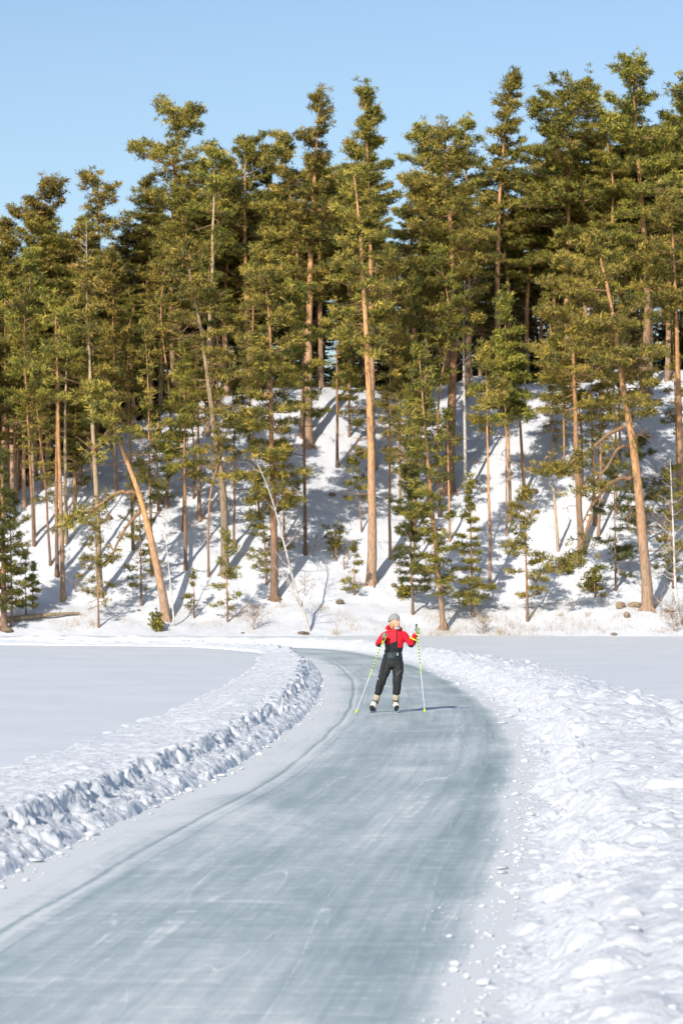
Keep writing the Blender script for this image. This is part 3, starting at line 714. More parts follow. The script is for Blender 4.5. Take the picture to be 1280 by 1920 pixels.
# pale leaning snag and leafy shrub
def snag(label, pts, dia, name='dead_trunk', cat='dead trunk', m=None):
    base, path, s = pixel_path(pts); r = dia/2/s
    Pp = catmull(path, 6); Pp[0, 2] -= .2; b = Bag(); hh = np.linspace(0, 1, len(Pp))
    b.add(*tube(Pp, r*(1-.35*hh), 8), np.repeat(hh, 8))
    g = np.random.default_rng(int(pts[0][0]))
    for k in range(5):
        p0 = Pp[g.integers(3, len(Pp))]; e = g.normal(0, .22, 3); b.add(*tube([p0, p0+e*.6, p0+e], [r*.3, r*.2, r*.1], 5), .5)
    o = link(name, b.mesh(name, m or M_deadwood, 'h', True), loc=base); tag(o, label, cat)
snag('broken pale dead stem leaning on the open slope left of the low crowned pine', [(1046, 1036), (1042, 975), (1037, 915)], 6, m=M_pale)
def shrub(label, px, py, w, h, seed, leaf=None):
    g = np.random.default_rng(seed); x, D, z = hit(px, py); s = F/D
    root = bpy.data.objects.new('leafy_shrub', None); COL.objects.link(root); root.location = (x, D, z); tag(root, label, 'shrub')
    b = Bag(); C = []
    for k in range(12):
        a = g.uniform(0, 6.28); e = np.array([math.cos(a)*w/s*.5*g.random(), math.sin(a)*w/s*.5*g.random(), h/s*g.uniform(.5, 1)])
        b.add(*tube([[0, 0, -.1], e*.5, e], [.014, .01, .005], 4), .5)
        for j in range(8): C.append(e*g.uniform(.4, 1.0)+g.normal(0, .12, 3))
    C = np.array(C); Vv, Ff, var = blades(C, np.tile([0, 0, .6], (len(C), 1)), np.full(len(C), .13), g, 6, .4)
    link('stems', b.mesh('stems', M_twig, 'h'), root)['kind'] = 'stuff'; link('crown', mesh_np('crown', Vv, Ff, leaf or YG, False, {'var': var}), root)['kind'] = 'stuff'
shrub('loose pale leafed shrub on the mid slope between birch and tall bare orange trunk', 630, 1055, 60, 78, 3)
shrub('low shrub at the foot of the slope, left of the skater\'s pine', 755, 1122, 22, 20, 4)
shrub('small shrub on the shore at the foot of the strongly leaning pine', 294, 1185, 14, 34, 5)
shrub('low shrub under the drooping limbs of the big orange pine', 1108, 1112, 40, 36, 6)

# ---- forest behind: whole trees copied from a few grown ones
protos = []
for k in range(9):
    kd = ('pine', 'round', 'narrow', 'pine', 'round', 'pine', 'cone', 'cone', 'narrow')[k]
    ht = 20 if k < 6 or k == 8 else 15
    g = np.random.default_rng(900+k)
    path = [(0, 0, 0), (g.normal(0, .15), g.normal(0, .15), ht*.4), (g.normal(0, .35), g.normal(0, .3), ht*.75), (g.normal(0, .5), g.normal(0, .4), ht)]
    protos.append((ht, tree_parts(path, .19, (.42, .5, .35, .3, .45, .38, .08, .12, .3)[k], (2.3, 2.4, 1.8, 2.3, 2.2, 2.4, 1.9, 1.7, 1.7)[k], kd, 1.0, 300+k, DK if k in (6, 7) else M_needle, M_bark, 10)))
def copy_tree(kind_i, x, y, ztop, label, group, cat='pine tree', name=P, rot=None):
    ht, ms = protos[kind_i]; z = float(terrain(x, y))
    root = bpy.data.objects.new(name, None); COL.objects.link(root); root.location = (x, y, z-.15)
    h = max(ztop-z, 3); sc = h/ht; w = sc**.5*random.uniform(.85, 1.1)
    root.scale = (w, w, sc); root.rotation_euler = (0, 0, random.uniform(0, 6.28) if rot is None else rot)
    tag(root, label, cat, group)
    for nm, me in zip(('trunk', 'branches', 'crown'), ms):
        o = link(nm, me, root)
        if nm != 'trunk': o['kind'] = 'stuff'
SKY = [(-400, 330), (0, 425), (40, 385), (90, 350), (130, 385), (175, 345), (215, 420), (235, 420), (270, 320), (335, 265), (385, 300), (450, 290), (530, 280), (570, 300), (600, 235), (640, 240), (690, 200),
       (725, 320), (742, 470), (760, 430), (790, 280), (870, 265), (898, 420), (920, 330), (1000, 240), (1060, 200), (1130, 200), (1185, 150), (1240, 150), (1280, 180), (1400, 120), (1800, 150)]
skyx, skyy = [a for a, b in SKY], [b for a, b in SKY]
LB = 'pine in the dense wood behind the crest, crown merging with its neighbours'; GB = 'pines of the dense wood behind the crest'
for row, (d0, off, step) in enumerate(((141, 25, 44), (147, 50, 40), (154, 85, 38), (163, 120, 38))):
    for px in np.arange(-190, 1480, step):
        px_ = px+random.uniform(-15, 15); D = d0+random.uniform(-2, 2.5)
        if px_ < 230: D -= 3
        top = np.interp(px_, skyx, skyy)+off+random.uniform(-5, 70)
        if 733 < px_ < 762 or 893 < px_ < 915: top += 90
        copy_tree(random.choice((0, 1, 2, 3, 4, 5, 8)), (px_-PX0)*D/F, D, H-(top-PYH)*D/F, LB, GB)
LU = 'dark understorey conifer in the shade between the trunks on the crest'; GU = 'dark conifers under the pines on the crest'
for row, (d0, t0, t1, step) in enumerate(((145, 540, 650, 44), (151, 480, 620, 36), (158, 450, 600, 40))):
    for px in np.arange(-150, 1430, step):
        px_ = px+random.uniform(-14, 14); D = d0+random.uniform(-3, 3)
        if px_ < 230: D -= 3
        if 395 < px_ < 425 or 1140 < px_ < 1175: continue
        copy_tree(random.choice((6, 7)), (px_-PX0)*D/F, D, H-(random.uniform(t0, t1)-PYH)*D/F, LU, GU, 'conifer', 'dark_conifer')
LF = 'green pine on the upper left slope among orange trunks'; GF = 'pines crowding the upper left slope'
for (px, D, top) in ((-60, 128, 560), (-25, 130, 640), (45, 131, 600), (80, 132.5, 640), (150, 133, 590), (205, 135, 640), (250, 136, 560), (35, 134, 700), (140, 130.5, 730), (-90, 127, 700), (300, 138, 480), (-130, 129, 500), (1330, 131, 420), (1380, 128, 560), (1440, 133, 300), (-180, 126, 620), (1500, 127, 500)):
    copy_tree(random.choice((0, 2, 3, 5)), (px-PX0)*D/F, D, H-(top-PYH)*D/F, LF if px < 400 else 'pine on the slope just outside the right edge', GF if px < 400 else 'pines beyond the right edge')

# ------------------------------------------------------------------ log, stones, dry grass
def log():
    x0, D0, z0 = hit(12, 1168); x1, D1, z1 = hit(150, 1155)
    n = 14; t = np.linspace(0, 1, n)[:, None]
    Pp = np.array([[0, 0, .10]])*(1-t)+np.array([[x1-x0, D1-D0, z1-z0+.10]])*t
    Pp[:, 2] += .05*np.sin(t[:, 0]*3); b = Bag(); tt_ = t[:, 0]
    b.add(*tube(Pp, .14*(1-.62*tt_)*(1+.06*np.sin(tt_*23)), 10), np.repeat(tt_, 10))
    b.add(*tube([Pp[5], Pp[5]+[.1, -.1, .22]], [.04, .01], 5), .5); b.add(*tube([Pp[9], Pp[9]+[.15, .05, .16]], [.03, .008], 5), .5)
    tag(link('fallen_log', b.mesh('fallen_log', M_deadwood, 'h', True), loc=(x0, D0, z0)), 'weathered fallen log lying along the shore at the left edge', 'log')
log()
import bmesh
def stone(px, py, w, h, label, seed, name='stone', m=None):
    x, D, z = hit(px, py); s = F/D
    bm = bmesh.new(); bmesh.ops.create_icosphere(bm, subdivisions=3, radius=1)
    g = np.random.default_rng(seed)
    for v in bm.verts:
        c = v.co; k = 1+.30*float(fbm(np.array([c.x*1.7+seed+c.z]), np.array([c.y*1.7-c.z*1.3]), seed, 3)[0])*2
        v.co = Vector((round(c.x*2.5)/2.5*.35+c.x*.65, c.y, c.z*.8))*k
    for v in bm.verts: v.co = Vector((v.co.x*w/2/s, v.co.y*w/2/s*.8, v.co.z*h/2/s))
    me = bpy.data.meshes.new(name); bm.to_mesh(me); bm.free(); me.materials.append(m or M_rock)
    a = me.attributes.new('h', 'FLOAT', 'POINT'); a.data.foreach_set('value', np.full(len(me.vertices), .4, dtype=np.float32))
    o = link(name, me, loc=(x, D, z+h*.25/s)); o.rotation_euler = (0, 0, g.uniform(0, 6)); tag(o, label, 'stone' if name == 'stone' else 'stump')
for a in ((637, 1134, 16, 12, 'small brown stone in the snow left of the tall bare orange trunk', 1), (738, 1100, 14, 9, 'small reddish stone on the snow right of the tall bare orange trunk', 2), (1163, 1141, 20, 20, 'jagged brown stump left of the foot of the big leaning pine', 3, 'tree_stump', M_deadwood),
          (1190, 1138, 30, 14, 'long low brown root block against the foot of the big leaning pine', 4, 'tree_stump', M_deadwood), (1175, 1158, 14, 16, 'upright broken stump below the root block of the big leaning pine', 5, 'tree_stump', M_deadwood), (1254, 1149, 20, 12, 'brown stone by the crooked birch at the right edge', 6),
          (1006, 1116, 18, 10, 'dark stone on the lower slope right of the full headed young pine', 7), (1000, 927, 20, 13, 'dark boulder on the upper slope by the reddish slim trunk', 8), (1150, 1191, 14, 7, 'orange brown stone at the shoreline on the right', 9),
          (569, 1189, 22, 8, 'flat brown stone at the foot of the bare leaning birch', 10), (623, 933, 14, 9, 'dark stone in the tree shadow on the mid slope', 11), (829, 996, 14, 9, 'brown stone on the slope behind the slender leaning pine', 12),
          (204, 975, 16, 16, 'dark boulder on the left slope behind the strongly leaning pine', 13), (260, 1146, 9, 5, 'tiny dark stone left of the foot of the strongly leaning pine', 14), (455, 1188, 8, 4, 'tiny brown stone at the shoreline left of the birch', 15),
          (296, 945, 20, 14, 'dark boulder on the slope above the strongly leaning pine', 16), (14, 1186, 26, 12, 'brown stump roots under the bushy young pine at the left edge', 17, 'tree_stump', M_deadwood), (890, 905, 12, 8, 'dark stone on the slope right of the white birch', 18), (300, 1163, 16, 8, 'dark roots exposed at the foot of the strongly leaning pine', 19, 'tree_stump', M_deadwood)):
    stone(*a)

def grass():
    g = np.random.default_rng(5); Vs = []; Fs = []; n = 0
    clusters = [(g.uniform(-20, 20), g.uniform(SHORE+.4, SHORE+3.6)) for _ in range(110)]+[(g.uniform(3.5, 16), g.uniform(SHORE+.3, SHORE+3)) for _ in range(60)]
    for cx, cy in clusters:
        nb_ = g.integers(10, 44); sp = g.uniform(.1, .5)
        x = cx+g.normal(0, sp, nb_); y = cy+g.normal(0, sp, nb_); z = terrain(x, y)
        hgt = g.uniform(.05, .32)*g.uniform(.5, 1.2, nb_); lx = g.normal(0, .3, nb_)*hgt; ly = g.normal(0, .3, nb_)*hgt; w = .0045
        A = np.stack([x-w, y, z-.03], 1); B = np.stack([x+w, y, z-.03], 1); Cc = np.stack([x+lx*1.4+w*.5, y+ly*1.4, z+hgt], 1); Dd = np.stack([x+lx*1.4-w*.5, y+ly*1.4, z+hgt], 1)
        Vs.append(np.stack([A, B, Cc, Dd], 1).reshape(-1, 3)); Fs.append(np.arange(nb_*4).reshape(-1, 4)+n); n += nb_*4
    tag(link('dry_grass', mesh_np('dry_grass', np.vstack(Vs), np.vstack(Fs), M_drygrass)), 'thin dry straw coloured grass poking through the snow along the shore', 'grass', kind='stuff')
grass()

# loose snow clods on the ice beside both banks
def clods():
    g = np.random.default_rng(8)
    bm = bmesh.new(); bmesh.ops.create_icosphere(bm, subdivisions=2, radius=1)
    T = np.array([v.co[:] for v in bm.verts]); Fc = np.array([[v.index for v in f.verts] for f in bm.faces]); bm.free()
    bm = bmesh.new(); bmesh.ops.create_icosphere(bm, subdivisions=1, radius=1)
    T1 = np.array([v.co[:] for v in bm.verts]); Fc1 = np.array([[v.index for v in f.verts] for f in bm.faces]); bm.free()
    sel = []
    for side, N in ((0, 1200), (1, 800)):
        for _ in range(N):
            d = 13*math.exp(g.uniform(0, 1)*math.log(75/13)); E = resample(np.array([s_cam+d]))[0]
            e, o = (E[:2], E[2:]) if side == 0 else (E[2:], E[:2])
            dv = (o-e)/np.linalg.norm(o-e)
            inn = abs(g.normal(0, .16)) if side == 0 else abs(g.normal(0, .20))
            if g.random() < .05: inn += g.uniform(0, .6)
            p = e+dv*(inn-.12); r = min(.05, .006*math.exp(abs(g.normal(0, .8))))
            if inn > .3: r *= .55
            sel.append((p[0], p[1], r))
    for _ in range(1100):                                    # clods lying on the right bank
        d = 13*math.exp(g.uniform(0, 1)*math.log(80/13)); E = resample(np.array([s_cam+d]))[0]; e, o = E[2:], E[:2]
        dv = (e-o)/np.linalg.norm(o-e); k = g.uniform(.1, 2.9); p = e+dv*k; sel.append((p[0], p[1], -min(.09, .012*math.exp(abs(g.normal(0, .85))))))
    S = np.array(sel); n = len(S); r = np.abs(S[:, 2]); small = r < .035
    zz = r*.35
    on = S[:, 2] < 0
    from mathutils.bvhtree import BVHTree
    me = rb.data; co = np.empty(len(me.vertices)*3, np.float32); me.vertices.foreach_get('co', co); co = co.reshape(-1, 3)
    key = {}
    for i in np.nonzero(on)[0]:
        hitp = rb.ray_cast(Vector((S[i, 0], S[i, 1], 2)), Vector((0, 0, -1)))
        zz[i] = (hitp[1].z if hitp[0] else .2)-r[i]*.10
    VV = []; FF = []; off = 0
    for msk_, T_, F_ in ((small, T1, Fc1), (~small, T, Fc)):
        m = int(msk_.sum()); rr = r[msk_]
        sc = g.uniform(.55, 1.4, (m, 1, 3))*np.array([1.15, 1.15, .5]); an = g.uniform(0, 6.28, m)
        Vv = T_[None]*(1+.28*np.sin(T_[None, :, [1, 2, 0]]*3+g.uniform(0, 6, (m, 1, 3))))*sc*rr[:, None, None]
        ca, sa = np.cos(an)[:, None], np.sin(an)[:, None]
        Vv = np.stack([Vv[..., 0]*ca-Vv[..., 1]*sa, Vv[..., 0]*sa+Vv[..., 1]*ca, Vv[..., 2]], -1)
        Vv = Vv+np.stack([S[msk_, 0], S[msk_, 1], zz[msk_]], 1)[:, None]
        VV.append(Vv.reshape(-1, 3)); FF.append((F_[None]+np.arange(m)[:, None, None]*len(T_)).reshape(-1, 3)+off); off += m*len(T_)
    Vv = np.vstack(VV); Ff = np.vstack(FF)
    tag(link('snow_clods', mesh_np('snow_clods', Vv.reshape(-1, 3), Ff, M_bank, True)), 'loose snow clods scattered along both edges of the ice and on the banks', 'snow', kind='stuff')
bpy.context.view_layer.update()
clods()
# ------------------------------------------------------------------ the skater
def skin(name, chains, m, parent, sub=1, root=0, midx=None, fat=1.0):
    """chains: lists of (x,y,z,rx[,ry]); a chain that starts on a point already used grows from it"""
    bmx = bmesh.new(); sl = bmx.verts.layers.skin.verify(); seen = {}; first = None
    def vert(p):
        k = tuple(round(c, 4) for c in p[:3])
        if k not in seen:
            v = bmx.verts.new(p[:3]); r = p[3]*fat; r2 = (p[4] if len(p) > 4 else p[3])*fat; v[sl].radius = (r, r2); seen[k] = v
        return seen[k]
    for ch in chains:
        prev = None
        for p in ch:
            v = vert(p)
            if first is None: first = v; v[sl].use_root = True
            if prev is not None and prev != v:
                try: bmx.edges.new((prev, v))
                except ValueError: pass
            prev = v
    me = bpy.data.meshes.new(name); bmx.to_mesh(me); bmx.free()
    o = bpy.data.objects.new(name, me); COL.objects.link(o)
    sk = o.modifiers.new('s', 'SKIN'); sk.use_smooth_shade = True; sk.branch_smoothing = .6
    sb = o.modifiers.new('d', 'SUBSURF'); sb.levels = sb.render_levels = sub
    bpy.context.view_layer.update()
    ev = bpy.data.meshes.new_from_object(o.evaluated_get(bpy.context.evaluated_depsgraph_get()))
    bpy.data.objects.remove(o); ev.name = name
    ev.materials.clear()
    for mm in (m if isinstance(m, (list, tuple)) else [m]): ev.materials.append(mm)
    if midx:
        for p in ev.polygons: p.material_index = midx(p.center, p.normal)
    return link(name, ev, parent)
def cloth_mat(name, col, rough=.8, folds=26, st=.35):
    m = mat(name, col, rough, .25); t = NT(m); tc = t.n('ShaderNodeTexCoord').outputs['Object']
    n = t.noise(tc, folds, 4, .6); t.l(t.bump(n, st, .012), t.b.inputs['Normal']); return m
M_skin = mat('skin', (.62, .36, .26), .5); M_red = cloth_mat('red_cloth', (.62, .012, .03), .6, 14, .8); M_black = cloth_mat('black_cloth', (.016, .017, .02), .75, 16, .6)
M_trs = cloth_mat('charcoal_cloth', (.022, .024, .025), .7, 12, .7); M_hem = cloth_mat('dark_green_cloth', (.018, .032, .034), .55, 16, .5)
M_hat = cloth_mat('grey_knit', (.27, .29, .28), .9, 90, .8); M_hair = cloth_mat('blond_hair', (.42, .27, .14), .6, 80, .6)
M_fur = cloth_mat('pale_fleece', (.42, .42, .43), .9, 60, .9); M_glove = cloth_mat('grey_green_glove', (.19, .25, .215), .8, 40, .5)
M_gait = cloth_mat('beige_gaiter', (.40, .36, .26), .9, 40, .6); M_boot = mat('cream_boot', (.68, .65, .56), .5); M_rub = mat('black_rubber', (.015, .015, .016), .5)
M_steel = mat('skate_steel', (.55, .57, .6), .25, .5, 1); M_lime = mat('lime_paint', (.50, .72, .05), .4); M_white = mat('lavender_white_paint', (.70, .68, .78), .35)
M_yel = mat('yellow_reflector', (.85, .80, .03), .5); M_eye = mat('eye_dark', (.03, .02, .02), .3); M_lip = mat('lip', (.45, .14, .12), .5); M_stripe = mat('grey_stripe', (.16, .17, .19), .5)

PX_, PD = .9185, 50.5
pr = bpy.data.objects.new('person', None); COL.objects.link(pr); pr.location = (PX_, PD, 0)
tag(pr, 'skater in a red and black jacket, grey beanie and black trousers looking to the right', 'person')
hipL, hipR = (-.095, 0, .93), (.085, 0, .93)
kL, kR, aL, aR = (-.205, -.07, .575), (.062, -.045, .575), (-.315, .0, .20), (.038, .01, .20)
shL, shR, eL, eR, hL, hR = (-.165, .0, 1.405), (.165, .0, 1.405), (-.275, .0, 1.20), (.315, -.05, 1.20), (-.195, -.215, 1.345), (.395, -.185, 1.42)
c4 = lambda p, r, r2=None: (*p, r, r if r2 is None else r2)
def loft(sec, flat=False, n=20):
    """sec: (x, y, z, rx, ry) rings; flat keeps the rings level (torso)"""
    if not flat: return tube([p[:3] for p in sec], [p[3] for p in sec], n)+(len(sec), n)
    an = np.arange(n)*2*np.pi/n; V = np.array([[(p[0]+math.cos(a)*p[3], p[1]+math.sin(a)*p[4], p[2]) for a in an] for p in sec]).reshape(-1, 3)
    i = np.arange(len(sec)-1)[:, None]*n; j = np.arange(n)[None, :]; j2 = (j+1) % n
    return V, np.stack([i+j, i+j2, i+n+j2, i+n+j], -1).reshape(-1, 4), len(sec), n
def suit(name, parts, m, parent, vox=.011, smooth_=4, midx=None, crease=0):
    b = bmesh.new()
    for sec, flat in parts:
        k = 4; S_ = catmull([(*p[:3], p[3], p[4] if len(p) > 4 else p[3]) for p in sec], k) if len(sec) > 2 else np.array([(*p[:3], p[3], p[4] if len(p) > 4 else p[3]) for p in sec])
        V_, F_, a_, n_ = loft([tuple(q) for q in S_], flat)
        vs_ = [b.verts.new(v) for v in V_]
        for f in F_: b.faces.new([vs_[i] for i in f])
        b.faces.new(vs_[:n_][::-1]); b.faces.new(vs_[-n_:])
    bmesh.ops.recalc_face_normals(b, faces=b.faces)
    me = bpy.data.meshes.new(name); b.to_mesh(me); b.free()
    o = bpy.data.objects.new(name, me); COL.objects.link(o)
    q = o.modifiers.new('r', 'REMESH'); q.mode = 'VOXEL'; q.voxel_size = vox; q.use_smooth_shade = True
    q = o.modifiers.new('s', 'SMOOTH'); q.iterations = smooth_; q.factor = .5
    bpy.context.view_layer.update()
    ev = bpy.data.meshes.new_from_object(o.evaluated_get(bpy.context.evaluated_depsgraph_get())); bpy.data.objects.remove(o)
    ev.name = name; ev.materials.clear()
    for mm in (m if isinstance(m, (list, tuple)) else [m]): ev.materials.append(mm)
    if crease:
        n_ = len(ev.vertices); co = np.empty(n_*3, np.float32); ev.vertices.foreach_get('co', co); co = co.reshape(-1, 3)
        no = np.empty(n_*3, np.float32); ev.vertices.foreach_get('normal', no); no = no.reshape(-1, 3)
        w_ = fbm(co[:, 0]*14+co[:, 1]*9, co[:, 2]*22+co[:, 0]*8, 7, 3); co = co+no*(w_*crease)[:, None]; ev.vertices.foreach_set('co', co.ravel())
    if midx:
        for p in ev.polygons: p.material_index = midx(p.center, p.normal)
    for p in ev.polygons: p.use_smooth = True
    return link(name, ev, parent)
kL, kR, aL, aR = (-.215, -.07, .53), (.066, -.05, .53), (-.315, .0, .19), (.042, .0, .19)
shL, shR, eL, eR, hL, hR = (-.125, .0, 1.395), (.165, .0, 1.40), (-.262, .01, 1.215), (.325, -.03, 1.215), (-.165, -.20, 1.345), (.402, -.17, 1.42)
body = suit('body', [([(-.02, 0, .86, .12, .08), (-.01, 0, 1.0, .13, .09), (0, 0, 1.14, .115, .08), (.02, 0, 1.32, .135, .09), (.02, 0, 1.42, .09, .07), (.02, 0, 1.46, .05, .05), (.02, -.01, 1.56, .05, .052)], True),
    ([c4((-.09, 0, .90), .075), c4(kL, .045), c4(aL, .034), c4((-.35, -.08, .10), .03)], False), ([c4((.075, 0, .90), .075), c4(kR, .045), c4(aR, .034), c4((.05, -.08, .10), .03)], False),
    ([c4(shL, .045), c4(eL, .035), c4(hL, .026)], False), ([c4(shR, .045), c4(eR, .035), c4(hR, .026)], False)], M_skin, pr, .012, 2)
# head: one shaped surface joined into the body
def head():
    bm = bmesh.new(); bm.from_mesh(body.data)
    hb = bmesh.new(); bmesh.ops.create_uvsphere(hb, u_segments=28, v_segments=20, radius=1)
    turn = Matrix.Rotation(R(42), 4, 'Z') @ Matrix.Rotation(R(-5), 4, 'X') @ Matrix.Scale(1.07, 4)
    for v in hb.verts:
        x, y, z = v.co                                       # face looks to -y before turning
        fy = -y
        nx = x*.073*(1-.22*max(0, -z)); ny = y*.092; nz = z*.112
        if fy > 0:
            if z < -.35: ny -= .012*fy*(1-abs(x))            # chin
            ny += .010*math.exp(-((z-.12)/.12)**2)*math.exp(-((abs(x)-.36)/.18)**2)*fy    # eye sockets
            ny -= .026*math.exp(-((z+.10)/.17)**2)*math.exp(-(x/.15)**2)*fy              # nose
            ny -= .007*math.exp(-((z+.45)/.10)**2)*math.exp(-(x/.3)**2)*fy               # lips
            nz -= .012*max(0, -z)*fy
        v.co = (turn @ Vector((nx, ny, nz)))+Vector((.028, -.022, 1.606))
    me = bpy.data.meshes.new('t'); hb.to_mesh(me); hb.free(); bm.from_mesh(me); bpy.data.meshes.remove(me)
    bm.to_mesh(body.data); bm.free()
    for p in body.data.polygons: p.use_smooth = True
    def put(nm, loc, sc, m, rad=1):
        b = bmesh.new(); bmesh.ops.create_uvsphere(b, u_segments=16, v_segments=12, radius=rad)
        for v in b.verts: v.co = (turn @ (Vector(v.co)*Vector(sc)+Vector(loc)))+Vector((.028, -.022, 1.606))
        me = bpy.data.meshes.new(nm); b.to_mesh(me); b.free(); me.materials.append(m)
        for p in me.polygons: p.use_smooth = True
        return link(nm, me, pr)
    V3 = lambda a: Matrix.Diagonal((*a, 1)).to_3x3()
    def put(nm, loc, sc, m):
        b = bmesh.new(); bmesh.ops.create_uvsphere(b, u_segments=16, v_segments=12, radius=1)
        for v in b.verts: v.co = (turn @ Vector((v.co.x*sc[0]+loc[0], v.co.y*sc[1]+loc[1], v.co.z*sc[2]+loc[2])))+Vector((.028, -.022, 1.606))
        me = bpy.data.meshes.new(nm); b.to_mesh(me); b.free(); me.materials.append(m)
        for p in me.polygons: p.use_smooth = True
        return link(nm, me, pr)
    for sx in (-1, 1):
        put('eye', (sx*.030, -.083, .012), (.012, .006, .006), M_eye); put('brow', (sx*.030, -.086, .034), (.018, .006, .004), M_hair); put('ear', (sx*.071, .006, -.005), (.010, .018, .028), M_skin)
    put('mouth', (0, -.098, -.052), (.020, .006, .006), M_lip)
    # knitted hat, slouching to the back
    b = bmesh.new(); bmesh.ops.create_uvsphere(b, u_segments=28, v_segments=18, radius=1)
    bmesh.ops.delete(b, geom=[v for v in b.verts if v.co.z < -.28], context='VERTS')
    for v in b.verts:
        x, y, z = v.co
        rim = 1.05 if z < 0 else 1
        v.co = (turn @ Vector((x*.088*rim, (y*.108+.020)*rim, z*.100+.042-(.018*y))))+Vector((.028, -.022, 1.606))
    me = bpy.data.meshes.new('beanie'); b.to_mesh(me); b.free(); me.materials.append(M_hat)
    for p in me.polygons: p.use_smooth = True
    link('beanie', me, pr)
    put('hair', (-.056, .018, -.048), (.030, .046, .070), M_hair); put('hair', (.056, .018, -.048), (.030, .046, .070), M_hair); put('hair', (0, .055, -.05), (.060, .040, .066), M_hair)
    put('neck_warmer', (0, -.048, -.112), (.054, .050, .026), M_fur)
head()
def jmat(c, n):
    z, x = c.z, c.x
    if x < -.155: return 1 if (z < 1.19 or (x > -.265+(z-1.2)*.55 and z < 1.31 and c.y > -.12)) else 0
    if x > .215: return 1 if z < 1.195 or (x > .365 and c.y > -.13 and z < 1.30) else 0
    if z < 1.095: return 2
    if x < .072:
        if z < 1.20+max(0, x+.12)*.42: return 1
    elif z < 1.15: return 1
    if x < -.120 and z < 1.30: return 1
    if .052 < x < .072 and c.y < -.05: return 1
    return 0
suit('jacket', [([(-.008, 0, .935, .172, .128), (-.005, 0, .985, .172, .130), (0, 0, 1.06, .160, .120), (.012, -.005, 1.16, .162, .122), (.026, -.005, 1.27, .172, .125), (.026, .0, 1.37, .168, .112), (.024, .0, 1.43, .125, .095), (.022, 0, 1.475, .080, .080), (.020, -.002, 1.515, .078, .080)], True),
    ([c4((-.085, .0, 1.375), .075), c4((-.150, .005, 1.36), .070), c4((-.215, .012, 1.28), .064), c4(eL, .060), c4((-.225, -.10, 1.27), .053), c4((-.165, -.195, 1.345), .043)], False),
    ([c4((.135, .0, 1.375), .075), c4((.200, .0, 1.355), .070), c4((.265, -.01, 1.28), .064), c4(eR, .062), c4((.355, -.09, 1.29), .055), c4((.398, -.16, 1.40), .044)], False)],
    [M_red, M_black, M_hem], pr, .010, 3, jmat, .030)
suit('hood', [([(-.085, -.02, 1.475, .03), (-.095, .045, 1.50, .045), (-.03, .105, 1.51, .05), (.06, .105, 1.50, .05), (.125, .045, 1.475, .04), (.12, -.01, 1.455, .025)], False)], M_red, pr, .010, 3, None, .02)
suit('trousers', [([(-.012, 0, 1.00, .155, .115), (-.015, 0, .93, .182, .125), (-.02, 0, .86, .200, .128), (-.025, 0, .80, .19, .11)], True),
    ([c4((-.105, 0, .87), .105), c4((-.150, -.03, .73), .098), c4((-.185, -.055, .63), .084), c4(kL, .078), c4((-.255, -.045, .40), .071), c4((-.275, -.012, .325), .062)], False),
    ([c4((.075, 0, .87), .105), c4((.082, -.02, .73), .102), c4((.074, -.045, .63), .088), c4(kR, .080), c4((.062, -.03, .40), .073), c4((.055, -.005, .325), .066)], False)], M_trs, pr, .010, 3, None, .022)
for pts in ([(-.235, -.095, .70), (-.21, -.125, .645), (-.19, -.135, .60)], [(.05, -.135, .66), (.09, -.128, .70), (.13, -.11, .745)]):
    v_, f_ = tube(pts, [.006]*3, 5); link('stripe', mesh_np('stripe', v_, f_, M_stripe, True), pr)
v_, f_ = tube([(-.272, -.095, .575), (-.262, -.102, .595), (-.270, -.09, .615)], [.008, .012, .006], 5); link('logo', mesh_np('logo', v_, f_, M_white, True), pr)
v_, f_ = tube([(.075, -.135, 1.06), (.075, -.138, 1.01)], [.008, .008], 6); link('zip_pull', mesh_np('zip_pull', v_, f_, M_white, True), pr)
wst_ = [(math.cos(a)*.158, math.sin(a)*.119, 1.09+.008*math.sin(a*3)) for a in np.linspace(0, 2*math.pi, 25)]
v_, f_ = tube(wst_, [.010]*25, 6); link('waist_belt', mesh_np('waist_belt', v_, f_, M_rub, True), pr)
